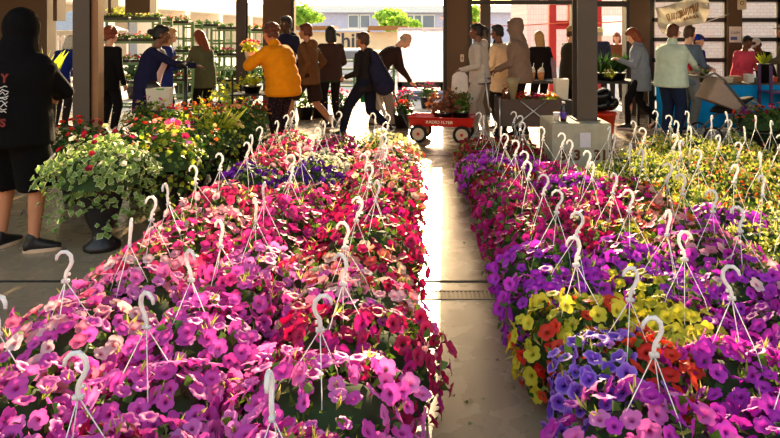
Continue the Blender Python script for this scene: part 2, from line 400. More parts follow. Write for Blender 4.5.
COL = {  # kind: (label colour, colour a, colour b, throat, edge)
 'lilac': ('lilac pink', (236, 96, 206), (218, 64, 176), (150, 20, 120), None),
 'pale': ('light orchid pink', (246, 140, 218), (236, 96, 190), (170, 30, 120), None),
 'hot': ('hot pink', (236, 62, 160), (208, 34, 126), (130, 8, 70), None),
 'rose': ('rose pink', (232, 74, 132), (206, 34, 96), (120, 8, 40), None),
 'pinkwhite': ('pink and white', (250, 214, 214), (238, 96, 150), (200, 60, 110), None),  # two-tone petals; the whitish tone also paints in sunlit highlights
 'orchid': ('orchid purple', (216, 60, 206), (190, 38, 180), (110, 8, 120), None),
 'violet': ('bright violet', (204, 60, 220), (176, 36, 194), (90, 8, 120), None),
 'crimson': ('crimson', (206, 26, 98), (166, 10, 66), (80, 0, 28), None),
 'darkred': ('dark red', (160, 14, 44), (112, 4, 26), (50, 0, 10), None),
 'magenta': ('deep magenta', (214, 30, 146), (176, 14, 112), (96, 0, 56), None),
 'purple': ('deep purple', (84, 18, 150), (58, 8, 108), (30, 0, 60), None),
 'white': ('white', (248, 240, 226), (236, 222, 196), (200, 200, 120), None),
 'yellow': ('yellow', (232, 220, 62), (206, 196, 44), (150, 140, 20), None),
 'coral': ('coral red', (240, 84, 44), (222, 36, 26), (120, 10, 10), None),
 'blueviolet': ('dark-veined blue violet', (150, 92, 226), (112, 56, 196), (40, 8, 90), (188, 140, 240)),
 'redwhite': ('red and cream', (236, 60, 60), (250, 214, 190), (190, 30, 50), None),
 'orange': ('orange', (240, 130, 52), (226, 86, 36), (130, 40, 10), None),
 'peach': ('peach', (248, 190, 130), (240, 150, 100), (190, 90, 40), None),
 'cream': ('cream yellow', (246, 236, 170), (236, 220, 120), (190, 180, 60), None)}
def pm(k):
    c = COL[k]; return plantmat('petal_'+k, c[1], c[2], c[3], tr=.42, edge=c[4])
BL_CACHE = {}
def blossom_mesh(k, j):
    if (k, j) not in BL_CACHE:
        s = Stamp(); s.put(PET[j], (0, 0, 0), np.eye(3), 1.0, 0, .0); me = s.mesh('blossom'); me.materials.append(pm(k)); BL_CACHE[(k, j)] = me
    return BL_CACHE[(k, j)]
# hanger: plastic hook with three strands
def hook_mesh(wires=True):
    a = MB(); pts = [(0, 0, .575), (0, 0, .598), (.004, 0, .615), (.016, 0, .632), (.024, 0, .652), (.021, 0, .676), (.006, 0, .692), (-.014, 0, .692), (-.029, 0, .678), (-.033, 0, .661)]
    a.tube(pts, .008, 8, rs=[.0075, .0072, .007, .0072, .008, .008, .0076, .007, .0065, .005])
    a.box((0, 0, .578), (.028, .014, .012)); a.box((.012, 0, .605), (.012, .005, .012))
    return a
M_hook = thin('hanger_plastic', (252, 252, 252), .4, .3, .0)
HOOK = hook_mesh()
POT = [(0.0, .0), (.10, .0), (.145, .17), (.155, .175), (.155, .2), (.14, .2), (.135, .17), (0, .165)]
pot_me = MB().lathe(POT[1:-1]+[(.001, .165)], 18).build('pot', mat('basket_plastic', (30, 62, 40), .5), None, smooth=True)
pot_data = pot_me.data; bpy.data.objects.remove(pot_me)
ORD = ['first', 'second', 'third', 'fourth', 'fifth', 'sixth', 'seventh', 'eighth', 'ninth', 'tenth', 'eleventh', 'twelfth', 'thirteenth', 'fourteenth', 'fifteenth']
def basket(X, Y, k1, k2, label, group, near, green=0.0, small=False, Rr=.27, H=.40, name='petunia_basket', side=None, hookrot=None):
    t = thing(name, label, 'flower basket', (X, Y, 0), 0, group)
    lump = rng.random()*6; p = bpy.data.objects.new('pot', pot_data); C.objects.link(p); p.parent = t
    fs = .0155 if small else .034; nb = (210 if near else 170) if not small else 230
    if Y > 4.6: nb = int(nb*.85)
    nb = int(nb*(1-green)); tri = PET if Y < 3.4 else PETL
    P, N = spread_pts(nb, Rr, H, .21, lump, cand=8)
    order = sorted(range(nb), key=lambda i: -(N[i][2]*.7-N[i][1]*.8+rng.random()*.2))
    S = Stamp(); many = 0; ms = [pm(k1), pm(k2 or k1)]
    def use2(p_):
        if not k2: return 0
        if side == 'left': return int(p_[0]+rng.normal()*.04 < -.04)
        if side == 'right': return int(p_[0]+rng.normal()*.04 > .04)
        return int(rng.random() < .35)
    for c_, i in enumerate(order):
        n = N[i]+rng.normal(0, .42, 3)+np.array([0, -.12, .12]); pos = P[i]+N[i]*rng.uniform(-.005, .03); m2 = use2(P[i]); s = fs*rng.uniform(.8, 1.15)
        rot = basis(n, rng.random()*6.28)
        if near and c_ < 100:
            j = int(rng.integers(4)); o = bpy.data.objects.new('blossom', blossom_mesh((k1, k2)[m2] or k1, j)); C.objects.link(o); o.parent = t
            M = Matrix(((rot*s)).tolist()).to_4x4(); M.translation = Vector(pos); o.matrix_local = M
        else:
            S.put(tri[int(rng.integers(3))], pos, rot, s, m2)
    if S.n:
        o = S.build('blossoms', ms, t)
        if near: o['kind'] = 'stuff'
    # foliage
    G = Stamp(); nl = int((300 if not small else 460)*(1+green*1.2)*(1 if Y < 5 else .75)); ls = .030 if small else .040
    for _ in range(nl):
        v = rng.random()**.7; q, n = dome(rng.random(), v, Rr, H, .21, lump); out = rng.random() < .22
        q = q*(1, 1, .98)-n*rng.uniform(.0, .05)+n*(rng.uniform(.0, .035) if out else 0)
        d = n*.5+rng.normal(0, .6, 3)+np.array([0, 0, .35 if v < .7 else -.3]); up = n+rng.normal(0, .4, 3); d /= np.linalg.norm(d)
        up = up-d*np.dot(up, d); up /= np.linalg.norm(up); rot = np.stack([d, np.cross(up, d), up], 1)
        G.put(LEAF, q, rot, ls*rng.uniform(.7, 1.25), int(rng.random() < (.5 if small else .12)))
    for _ in range(26 if not small else 60):     # growing tips and buds that stand above the blossoms
        q, n = dome(rng.random(), rng.random()**.7*.9, Rr, H, .21, lump); d = n*.7+rng.normal(0, .35, 3)+np.array([0, 0, .5]); d /= np.linalg.norm(d)
        for _k in range(3):
            d2 = d+rng.normal(0, .3, 3); d2 /= np.linalg.norm(d2); up = rng.normal(0, 1, 3); up -= d2*np.dot(up, d2); up /= np.linalg.norm(up)
            G.put(SPEAR, q, np.stack([d2, np.cross(up, d2), up], 1), rng.uniform(.035, .065), 3)
    V = []; n_ = 12  # dark inner growth that closes the mound
    for j in range(6):
        for i in range(n_):
            q, n = dome(i/n_, .02+j*.19, Rr*.84, H*.88, .19, lump); V.append(q)
    Fc = [(j*n_+i, (j+1)*n_+i, (j+1)*n_+(i+1) % n_, j*n_+(i+1) % n_) for j in range(5) for i in range(n_)]+[tuple(range(n_))]
    G.put((np.array(V), Fc, np.zeros(len(V))), (0, 0, 0), np.eye(3), 1.0, 2, .5)
    G.build('foliage', [M_leaf, M_leafy if small else M_leafd, M_core, M_tip], t)
    # hanger
    lean = Matrix.Rotation(rng.normal(0, .07), 4, 'X') @ Matrix.Rotation(rng.normal(0, .09), 4, 'Y')
    turn = rng.normal(0, .75) if hookrot is None else hookrot
    hk = HK.copy(); C.objects.link(hk); hk.parent = t; T = Matrix.Rotation(turn, 4, 'Z')
    # lean about the rim height so that the hook stays over the basket
    pv = Matrix.Translation((0, 0, .2)); hk.matrix_local = pv @ lean @ pv.inverted() @ T
    base = hk.matrix_local @ Vector((0, 0, .58)); inv = hk.matrix_local.inverted()
    a0 = rng.random()*2
    for q in range(3):
        a_ = a0+q*2.094; e = Vector((.15*math.cos(a_), .15*math.sin(a_), .2)); mid = (base+e)/2+Vector((.012*math.cos(a_), .012*math.sin(a_), .02))
        wv = MB().tube([inv @ base, inv @ mid, inv @ e], .0018, 5).build('strand', M_hook, hk, smooth=True)
    return t
HK = HOOK.build('hanger', M_hook, None, smooth=True, bevel=0); HK_DATA = HK
# left block: column X, rows every 0.4 m
LX = [-1.37, -.86, -.32]
left = [['lilac', 'lilac', 'lilac'], ['lilac', 'lilac', 'pale'], ['pinkwhite', 'lilac', 'crimson'], ['pale', 'hot', 'pinkwhite'], ['pinkwhite', 'pale', 'redwhite'],
        ['hot', 'hot', 'crimson'], ['pinkwhite', 'hot', 'magenta'], ['rose', 'hot', 'crimson'], ['rose', 'pinkwhite', 'redwhite'], ['purple', 'purple', 'rose'],
        ['rose', 'white', 'rose'], ['rose', 'white', 'pinkwhite'], ['rose', 'magenta', 'redwhite'], ['rose', 'hot', 'cream']]
lmix = {(0, 2): 'magenta', (1, 2): 'lilac', (2, 0): 'lilac', (2, 2): 'magenta', (3, 2): 'lilac', (4, 0): 'rose', (5, 0): 'rose', (7, 0): 'pinkwhite', (8, 1): 'rose', (8, 2): 'rose', (10, 0): 'pinkwhite', (11, 0): 'redwhite', (4, 2): 'crimson', (1, 1): 'pale', (1, 0): 'pale', (0, 1): 'crimson', (3, 1): 'lilac', (12, 0): 'pinkwhite', (13, 0): 'white', (6, 2): 'crimson'}
hk_l = {(0, 1): .1, (1, 0): 2.6, (2, 0): .1, (1, 1): 2.7, (2, 1): 2.5, (1, 2): 3.4, (0, 2): 1.6}
lcol = ['outer', 'middle', 'aisle']
def fit(s):
    n = len(s.replace('-', ' ').split())
    return s+' from the front' if n <= 13 else (s+' back' if n <= 15 else s)
def colname(k1, k2):
    a = COL[k1][0]
    return a if not k2 else a+' with '+COL[k2][0]
for i in range(14):
    for c in range(3):
        k1 = left[i][c]; k2 = lmix.get((i, c))
        X = LX[c]+rng.normal(0, .025)-(.02*(i > 9)); Y = 1.72+.4*i+rng.normal(0, .025)
        big = k1 == 'cream'
        basket(X, Y, k1, k2, fit('basket of %s petunias, left block, %s column, %s row' % (colname(k1, k2), lcol[c], ORD[i])),
               'hanging baskets in the left block', Y < 2.9, hookrot=hk_l.get((i, c)), Rr=(.27, .26, .32)[c]+(.04 if c == 0 and i < 6 else 0)+rng.uniform(-.012, .02), H=.41+rng.uniform(-.03, .03)-(.07 if i == 8 and c < 2 else 0)+(.03 if k1 == 'purple' else 0))
# right block: columns every 0.44 m, rows every 0.38 m
right = {0: ['orchid', 'orchid'], 1: ['blueviolet', 'orchid', 'orchid'], 2: ['yellow', 'yellow', 'orchid'], 3: ['violet', 'violet', 'violet', 'yellow'],
         4: ['violet', 'violet', 'orchid', 'yellow'], 5: ['magenta', 'crimson', 'orchid', 'cream'], 6: ['crimson', 'magenta', 'redwhite', 'violet', 'cream'],
         7: ['magenta', 'magenta', 'magenta', 'orange', 'orange'], 8: ['magenta', 'violet', 'magenta', 'orange', 'orange', 'cream'],
         9: ['darkred', 'magenta', 'cream', 'cream', 'orange', 'peach', 'cream'], 10: ['violet', 'violet', 'cream', 'yellow', 'peach', 'peach', 'cream'],
         11: ['violet', 'violet', 'cream', 'cream', 'cream', 'peach', 'cream'], 12: ['darkred', 'darkred', None, None, 'cream', 'cream', 'peach'], 13: ['darkred', 'darkred', None, None, 'peach', 'cream', 'cream']}
rmix = {(0, 0): ('pale', None), (1, 0): ('coral', 'right'), (2, 1): ('orchid', 'right'), (2, 0): ('coral', None), (3, 1): ('yellow', 'left'), (5, 2): ('pinkwhite', None), (6, 1): ('redwhite', None), (7, 2): ('redwhite', 'right'),
        (8, 2): ('orange', 'right'), (5, 1): ('yellow', 'right'), (3, 2): ('pinkwhite', None), (4, 2): ('pinkwhite', None), (7, 3): ('cream', None), (8, 3): ('cream', None), (9, 4): ('cream', None), (6, 2): ('orange', 'right'), (6, 0): ('magenta', None)}
hk_r = {(0, 0): 0.0, (1, 0): .2, (2, 0): .1, (1, 1): 2.8, (2, 1): 3.2, (0, 1): 1.5}
SM = ('yellow', 'cream', 'orange', 'peach', 'coral')
for i in range(14):
    row = right[i]
    for c, k1 in enumerate(row):
        if not k1: continue
        X = .70+.44*c+rng.normal(0, .02)+(.05 if i == 0 else 0); Y = 1.95+.38*i+rng.normal(0, .02)
        if X-.33 > .554*Y: continue
        if c == 1 and i > 10: X -= .15
        if c == 0 and i > 10: X -= .06
        if (c, i) == (2, 11): continue
        if i > 11 and c == 4: X += .1
        k2, sd_ = rmix.get((i, c), (None, None)); small = k1 in SM and c > 1 or (k1 in SM and i > 4)
        kind = 'calibrachoas' if small else 'petunias'
        basket(X, Y, k1, k2, fit('basket of %s %s, right block, %s column, %s row' % (colname(k1, k2), kind, ORD[c], ORD[i])),
               'hanging baskets in the right block', Y < 2.95, green=.35 if small else (.1 if c == 0 else .05), small=small, name='calibrachoa_basket' if small else 'petunia_basket',
               side=sd_, hookrot=hk_r.get((i, c)), Rr=.255+rng.uniform(-.01, .02), H=(.39 if (c, i) not in ((2, 10), (1, 10), (1, 11), (2, 9)) else .32)+rng.uniform(-.03, .03))
bpy.data.objects.remove(HK)
# ---------------------------------------------------------------- people
def cloth(key, col, **k):
    return mat('cloth_'+key, col, .9, noise=k.pop('noise', .14), scale=k.pop('scale', 14), bump=.35, bscale=90, spec=.15, **k)
SKIN = {'light': (226, 170, 140), 'tan': (190, 128, 92), 'brown': (118, 74, 50), 'dark': (72, 44, 32)}
def skin(k): return mat('skin_'+k, SKIN[k], .5, noise=.05, scale=10)
HAIR = {'black': (22, 17, 16), 'brown': (72, 44, 28), 'auburn': (132, 60, 28), 'blond': (196, 150, 92), 'grey': (170, 160, 150), 'white': (232, 222, 206), 'chestnut': (96, 50, 30)}
def hairm(k): return mat('hair_'+k, HAIR[k], .55, noise=.3, scale=40, bump=.5, bscale=120)
V3 = Vector
def ik(a, b, l1, l2, pole):
    d = b-a; L = min(d.length, (l1+l2)*.999); d.normalize()
    x = (l1*l1-l2*l2+L*L)/(2*L); h = math.sqrt(max(0, l1*l1-x*x)); p = pole-d*pole.dot(d)
    return a+d*x+(p.normalized() if p.length > 1e-6 else V3((0, 0, 0)))*h
def person(label, x, Y, face, H=1.7, lean=0, side=0, hp=0, hy=0, feet=((-.1, .0, 0), (.1, .0, 0)), L=None, Rr=None, elL=None, elR=None,
           sk='light', hair=('brown', 'short'), top=('grey', (120, 120, 120)), topk=None, bottom=('navy', (30, 34, 60)), shorts=False, leg=1.0, hem=-.12, puff=0, wide=1.0,
           shoes=(40, 38, 40), sole=(220, 215, 210), hood=None, hoodup=False, hb=1.0, slen=.93, sleeve='long', heels=(0, 0), floorz=0, sitting=None, sleevec=None, name='person', vox=.0095, X=None):
    """face: degrees, 0 looks away from the camera (+Y), -90 to +X, 90 to -X, 180 to the camera"""
    pos = pf(x, Y) if X is None else V3((X, Y, 0)); pos.z = floorz
    t = thing(name, label, 'person', pos, R(face)); t.scale = (H/1.75,)*3
    ank = [V3((f[0], f[1], .085+hl)) for f, hl in zip(feet, heels)]
    spread = max((V3((a.x, a.y, 0))-V3((s_*.09, 0, 0))).length for a, s_ in zip(ank, (-1, 1)))
    hz = sitting or min(.93, .07+math.sqrt(max(.2, .865**2-spread**2)))
    pel = V3((0, -.0 if not lean else -.12*math.sin(R(lean)), hz))
    T = Matrix.Rotation(R(side), 3, 'Y') @ Matrix.Rotation(-R(lean), 3, 'X'); rx, fy, uz = T @ V3((1, 0, 0)), T @ V3((0, 1, 0)), T @ V3((0, 0, 1))
    # the upper back curls a little further forward than the lower back
    def tp(a, b, c):
        curl = max(0, c-.2)*math.sin(R(lean))*.35
        return pel+rx*a+fy*(b+curl)+uz*c
    neck = tp(0, .0, .50)
    HM = Matrix.Rotation(R(hy), 3, 'Z') @ Matrix.Rotation(-R(hp+lean*.55), 3, 'X')
    hc = neck+(uz*.4+HM @ V3((0, 0, .6))).normalized()*.165+HM @ V3((0, .03, 0))
    def hd(a, b, c): return hc+HM @ V3((a, b, c))
    sh = [tp(-.175, 0, .43), tp(.175, 0, .43)]; hip = [pel+rx*-.09, pel+rx*.09]
    knee = [ik(hip[i], ank[i], .44, .43, V3(((-.1, .1)[i], 1, .1))) for i in (0, 1)]
    wr = []
    for i, hnd in enumerate((L, Rr)):
        s_ = (-1, 1)[i]
        wr.append(V3(hnd) if hnd is not None else sh[i]+V3((s_*.07, .05, -.52)))
    for i in (0, 1):
        d = wr[i]-sh[i]
        if d.length > .535: wr[i] = sh[i]+d.normalized()*.535
    el = [ik(sh[i], wr[i], .29, .26, V3(e) if e else V3(((-1, 1)[i]*.6, -1, -.5))) for i, e in enumerate((elL, elR))]
    bm = MB()
    ring = lambda z, a, b, yo=0: (tp(0, yo, z), rx*a, fy*b)
    bm.loft([ring(-.10, .10, .08), ring(-.05, .15, .11), ring(.05, .16, .115), ring(.18, .135, .10), ring(.32, .155, .115, .01), ring(.42, .165, .10), ring(.47, .11, .075), ring(.50, .06, .06)], 20)
    bm.limb(tp(0, -.005, .47), hd(0, -.02, -.06), .058, .052)
    for i in (0, 1):
        s_ = (-1, 1)[i]
        bm.limb(tp(s_*.10, 0, .43), sh[i], .065, .055); bm.limb(sh[i], el[i], .052, .040); bm.limb(el[i], wr[i], .040, .026)
        bm.limb(hip[i], knee[i], .085, .056); m_ = knee[i].lerp(ank[i], .3)+V3((0, -.012, 0)); bm.limb(knee[i], m_, .054, .058); bm.limb(m_, ank[i], .058, .036)
        a_ = R(feet[i][2]); fd = V3((-math.sin(a_), math.cos(a_), -.55 if heels[i] else -.05)).normalized()
        bm.limb(ank[i]+V3((0, 0, -.03)), ank[i]+fd*.13+V3((0, 0, -.045)), .036, .03)
        # hand: palm, four fingers, thumb
        d = (wr[i]-el[i]).normalized(); acr = d.cross(V3((0, 0, 1)) if abs(d.z) < .8 else V3((0, 1, 0))).normalized()
        if abs(d.z) >= .8: acr = V3((0, 1, 0))-d*d.y; acr.normalize()
        nrm = d.cross(acr).normalized()
        if nrm.dot(V3((-s_, 0, -.3))) < 0: nrm = -nrm
        for q in (-.018, 0, .018): bm.limb(wr[i]+d*.01+acr*q*.7, wr[i]+d*.085+acr*q*1.3, .017, .015, 8)
        for k_, (q, ln) in enumerate(((-.032, .060), (-.011, .074), (.011, .078), (.031, .070))):
            b0 = wr[i]+d*.085+acr*q; b1 = b0+(d*.85+nrm*.35)*ln*.5; b2 = b1+(d*.45+nrm*.85)*ln*.5
            bm.limb(b0, b1, .0095, .009, 7); bm.limb(b1, b2, .009, .0078, 7)
        b0 = wr[i]+d*.03+acr*.03; b1 = b0+d*.035+acr*.028+nrm*.01; bm.limb(b0, b1, .013, .0115, 7); bm.limb(b1, b1+d*.032+nrm*.012, .0115, .009, 7)
    # head with a face
    bm.ell(hd(0, -.01, .03), (.077, .095, .098), HM); bm.ell(hd(0, .03, -.045), (.055, .062, .068), HM); bm.ell(hd(0, .068, -.088), (.024, .02, .02), HM)
    bm.limb(hd(0, .088, .012), hd(0, .108, -.026), .009, .014, 8); bm.ell(hd(0, .092, -.034), (.02, .014, .01), HM)
    bm.ell(hd(0, .078, .032), (.052, .014, .010), HM); bm.ell(hd(0, .083, -.060), (.026, .012, .0085), HM); bm.ell(hd(0, .081, -.072), (.022, .012, .008), HM)
    for s_ in (-1, 1): bm.ell(hd(s_*.079, -.005, -.008), (.010, .02, .031), HM); bm.ell(hd(s_*.042, .058, -.02), (.026, .025, .022), HM)
    bm.build('body', skin(sk), t, vox=vox, sm=2)
    for s_ in (-1, 1):
        e = MB(); e.ell(hd(s_*.032, .078, .010), (.0135, .012, .0105), HM, 10, 7); e.cur = 1; e.ell(hd(s_*.032, .087, .010), (.006, .004, .006), HM, 8, 5)
        e.build('eye', [mat('eye_white', (225, 220, 212), .3), mat('iris', (30, 20, 15), .2)], t, smooth=True)
    # shirt, coat or hoodie
    tm = topk or cloth(top[0], top[1]); g = MB(); w_ = wide; pz = puff
    def tr(z, a, b, yo=0):
        if z < -.02:
            c = pel+V3((0, 0, z))+fy*(yo)
            return (c, rx*a*w_, V3((0, 1, 0))*b*w_)
        return (tp(0, yo, z), rx*a*w_, fy*b*w_)
    prof = [(hem, .178, .145), (hem+.02, .19, .155), (min(hem+.1, -.03), .185, .15), (.06, .178, .145), (.18, .165, .13), (.30, .18, .142), (.40, .19, .128), (.45, .155, .105), (.49, .088, .078)]
    prof = [q for k_, q in enumerate(prof) if k_ < 3 and q[0] < .0 or k_ >= 3 and q[0] > hem+.1]
    zs_ = []; P2 = []
    if pz:
        z = hem
        while z < .47:
            for dz, ex in ((0, -.002), (.03, .010), (.095, .010)):
                if z+dz > .47: break
                zz = z+dz; a = np.interp(zz, [q[0] for q in prof], [q[1] for q in prof]); b = np.interp(zz, [q[0] for q in prof], [q[2] for q in prof]); P2.append((zz, a+ex+pz, b+ex+pz))
            z += .125
        P2.append((.49, .10+pz*.5, .09+pz*.5)); prof = P2
    g.loft([tr(z, a, b, .008) for z, a, b in prof], 24)
    if pz or hood == 'collar': g.limb(tp(0, 0, .47), tp(0, .005, .53), .085, .078)
    sr = .060+pz*.6
    for i in (0, 1):
        s_ = (-1, 1)[i]; g.limb(tp(s_*.09, 0, .42), sh[i], .075+pz*.5, sr+.006)
        if pz:
            pts = [sh[i].lerp(el[i], k_/3) for k_ in range(3)]+[el[i].lerp(wr[i], k_/3) for k_ in range(4)]
            for a_, b_ in zip(pts[:-1], pts[1:]): g.limb(a_, a_.lerp(b_, .85), sr, sr+.002)
            g.limb(pts[-2], pts[-1], sr, sr-.02)
        else:
            g.limb(sh[i], el[i], sr, .052 if sleeve != 'short' else .058)
            if sleeve == 'long': g.limb(el[i], wr[i].lerp(el[i], .06), .053, .040); g.limb(wr[i].lerp(el[i], .12), wr[i].lerp(el[i], .03), .041, .043)
    if hood == 'down': g.ell(tp(0, -.085, .47), (.12, .07, .085), T); g.limb(tp(-.07, .03, .48), tp(.07, .03, .48), .045, .045)
    if hoodup:
        g.ell(hd(0, -.028, .018), (.112*hb, .125*hb, .138*hb), HM, 18, 11); g.ell(hd(0, -.02, -.09), (.10, .10, .09), HM); g.limb(hd(0, -.02, -.06*hb), tp(0, -.01, .45), .092*hb**3, .13*hb**3); g.ell(hd(0, -.08, .08), (.07, .07, .07), HM)
    g.build('hoodie' if (hood == 'down' or hoodup) else 'jacket', tm, t, vox=.0125, sm=3 if not pz else 2)
    # trousers or shorts
    if bottom:
        g = MB(); g.loft([(pel+V3((0, 0, .10)), rx*.168, V3((0, .128, 0))), (pel+V3((0, 0, 0)), rx*.178, V3((0, .14, 0))), (pel+V3((0, 0, -.07)), rx*.165, V3((0, .125, 0))), (pel+V3((0, 0, -.13)), rx*.10, V3((0, .09, 0)))], 22)
        for i in (0, 1):
            a = hip[i]
            if shorts: e = a.lerp(knee[i], min(slen, 1))+(ank[i]-knee[i])*max(0, slen-1); g.limb(a, a.lerp(e, .5), .102*leg, .10*leg); g.cyl(a.lerp(e, .4), e, .098*leg, .11*leg, 16)
            else:
                e = ank[i]+V3((0, 0, .015)); g.limb(a, knee[i], .102*leg, .074*leg); g.limb(knee[i], knee[i].lerp(e, .35), .074*leg, .068*leg); g.limb(knee[i].lerp(e, .35), e, .068*leg, .052*leg)
        g.build('shorts' if shorts else 'trousers', cloth(*bottom), t, vox=.0125, sm=3)
    for i in (0, 1):
        a_ = R(feet[i][2]); q = MB(); pitch = -R(38) if heels[i] > .03 else 0
        M = Matrix.Rotation(a_, 3, 'Z') @ Matrix.Rotation(pitch, 3, 'X')
        def fp(a, b, c): return ank[i]+M @ V3((a, b, c))
        q.loft([(fp(0, -.065, -.045), M @ V3((.03, 0, 0)), M @ V3((0, 0, .025))), (fp(0, -.05, -.035), M @ V3((.038, 0, 0)), M @ V3((0, 0, .04))), (fp(0, .0, -.02), M @ V3((.042, 0, 0)), M @ V3((0, 0, .055))), (fp(0, .07, -.038), M @ V3((.046, 0, 0)), M @ V3((0, 0, .036))),
                (fp(0, .13, -.048), M @ V3((.047, 0, 0)), M @ V3((0, 0, .026))), (fp(0, .175, -.055), M @ V3((.03, 0, 0)), M @ V3((0, 0, .016)))], 16)
        q.limb(fp(0, -.01, -.02), fp(0, -.01, .02), .043, .042, 12)
        so_ = q.build('shoe', mat('shoe_%d_%d_%d' % shoes, shoes, .5, noise=.1), t, vox=.01, sm=2)
        q = MB(); n = 16; poly = []
        for k_ in range(n):
            u = 2*math.pi*k_/n; yy = .055+.125*math.cos(u); wd = (.047+.010*math.cos(u))*math.sin(u); poly.append(fp(wd, yy, -.085))
        q.prism(poly, M @ V3((0, 0, .028))); q.build('sole', mat('sole_%d_%d_%d' % sole, sole, .6, noise=.05), so_, bevel=.004)
    # hair
    hk, st = hair
    if st != 'none':
        h = MB(); Q = HM
        if st == 'bald':
            h = MB()
            for s_ in (-1, 1): h.ell(hd(s_*.062, -.03, -.01), (.022, .05, .034), Q)
            h.ell(hd(0, -.085, -.01), (.06, .022, .034), Q)
        else:
            h.ell(hd(0, -.022, .045), (.085, .098, .098), Q, 16, 10); h.ell(hd(0, .045, .085), (.062, .05, .04), Q)
            for s_ in (-1, 1): h.ell(hd(s_*.066, -.035, .0), (.022, .05, .06), Q)
            h.ell(hd(0, -.085, -.02), (.062, .035, .06), Q)
        if st == 'curly':
            r_ = random.Random(3)
            for k_ in range(70):
                v = V3((r_.gauss(0, 1), r_.gauss(-.3, 1), abs(r_.gauss(.3, 1)))).normalized(); h.ell(hd(v.x*.095, -.03+v.y*.105, .035+v.z*.105), (.024,)*3, Q, 7, 5)
        if st in ('bob', 'long'):
            zl = -.13 if st == 'bob' else -.30
            h.loft([(hd(0, -.03, .06), HM @ V3((.095, 0, 0)), HM @ V3((0, .095, 0))), (hd(0, -.04, -.04), HM @ V3((.10, 0, 0)), HM @ V3((0, .085, 0))), (hd(0, -.06, max(zl, -.13)), HM @ V3((.10, 0, 0)), HM @ V3((0, .07, 0))),
                    (hd(0, -.085, zl-.03), HM @ V3((.075, 0, 0)), HM @ V3((0, .035, 0)))], 18)
        if st == 'bun': h.ell(hd(0, -.145, .03), (.042, .045, .042), Q)
        if st == 'pony':
            h.ell(hd(0, -.12, .07), (.03, .035, .03), Q); h.chain([hd(0, -.13, .07), hd(0, -.17, .03), hd(0, -.17, -.08)], [.024, .03, .012])
        if st == 'braid': h.chain([hd(.05, .02, -.05), hd(.06, .07, -.2), hd(.05, .09, -.33)], [.035, .045, .03])
        h.build('hair', hairm(hk), t, vox=.011 if st == 'curly' else .01, sm=1)
    info = dict(t=t, sh=sh, wr=wr, el=el, pel=pel, tp=tp, hd=hd, HM=HM, T=T, rx=rx, fy=fy, uz=uz, neck=neck, s=H/1.75)
    info['w'] = lambda p: pos+Matrix.Rotation(R(face), 3, 'Z') @ (V3(p)*H/1.75)
    return info
def cap(p, key, col, brim=True):
    h = MB(); h.ell(p['hd'](0, -.018, .062), (.092, .105, .085), p['HM'], 18, 10)
    o = h.build('cap', cloth(key, col), p['t'], smooth=True)
    if brim:
        b = MB(); b.ell(p['hd'](0, .10, .055), (.07, .085, .008), p['HM'], 16, 6); b.build('brim', cloth(key, col), o, smooth=True)
def glasses(p):
    g = MB(); H_ = p['hd']
    for s_ in (-1, 1):
        c = [H_(s_*.033+.022*math.cos(u*.524), .098, .010+.017*math.sin(u*.524)) for u in range(13)]; g.tube(c, .003, 6); g.tube([H_(s_*.055, .096, .015), H_(s_*.082, .0, .012)], .003, 6)
    g.tube([H_(-.011, .1, .013), H_(.011, .1, .013)], .003, 6); g.build('spectacles', M_black, p['t'], smooth=True)
def strap(p, pts, r, m, name='strap', label=None, cat='bag'):
    """a strap worn over the body, at its own place in the world"""
    a = MB(); a.tube([V3(q) for q in pts], r, 8); return a.build(name, m, p['t'], smooth=True)

# P1: hooded figure close by on the left
p = person('person in black hooded sweatshirt and shorts, bare tattooed calf, back turned beside the planters', 14, 4.55, -6, 1.71, lean=6, hp=4,
           feet=((-.15, .06, -8), (.15, .0, -60)), L=(-.10, .33, 1.10), Rr=(.08, .36, 1.08), elR=(1.5, -.5, -.5), sk='tan', hair=('black', 'short'), top=('black_sweat', (8, 6, 8)), hoodup=True, hb=1.08, slen=1.12,
           bottom=('black_shorts', (7, 6, 8)), shorts=True, leg=1.3, hem=-.16, wide=1.48, shoes=(24, 22, 24), sole=(210, 180, 150))
q = p['t']
# lettering on the back of the sweatshirt: dark red words above and below a pale script block
def backmark(tx, size, x, z, m):
    c = p['tp'](x, -.240, z); o = text('back_print', tx, size, c, (R(90)-R(6), 0, 0), m, q, .004, bold=.002)
backmark('Y', .085, .10, .30, mat('print_red', (120, 34, 26), .8)); backmark('US', .075, .09, .0, MATS['print_red'])
sq = MB(); r_ = random.Random(2)     # pale scribbled emblem between the red words
for k_ in range(9):
    z_ = .08+.02*k_; sq.tube([q_ for q_ in [p['tp'](.04+.018*u_+r_.uniform(-.008, .008), -.238, z_+r_.uniform(-.012, .012)) for u_ in range(6)]], .0035, 5)
sq.build('pale_emblem', mat('print_pale', (205, 200, 196), .8), q)
tt = MB(); c0 = V3((.118, -.005, .30))
for k_ in range(7):
    u = k_*.9; tt.tube([c0+V3((.03*math.cos(u), -.048, .03*math.sin(u*1.3)+.01*k_-.03)), c0+V3((.02*math.cos(u+1), -.052, .02*math.sin(u+1.6)+.01*k_-.03))], .003, 5)
tt.build('tattoo', mat('tattoo_ink', (60, 50, 60), .8), q)
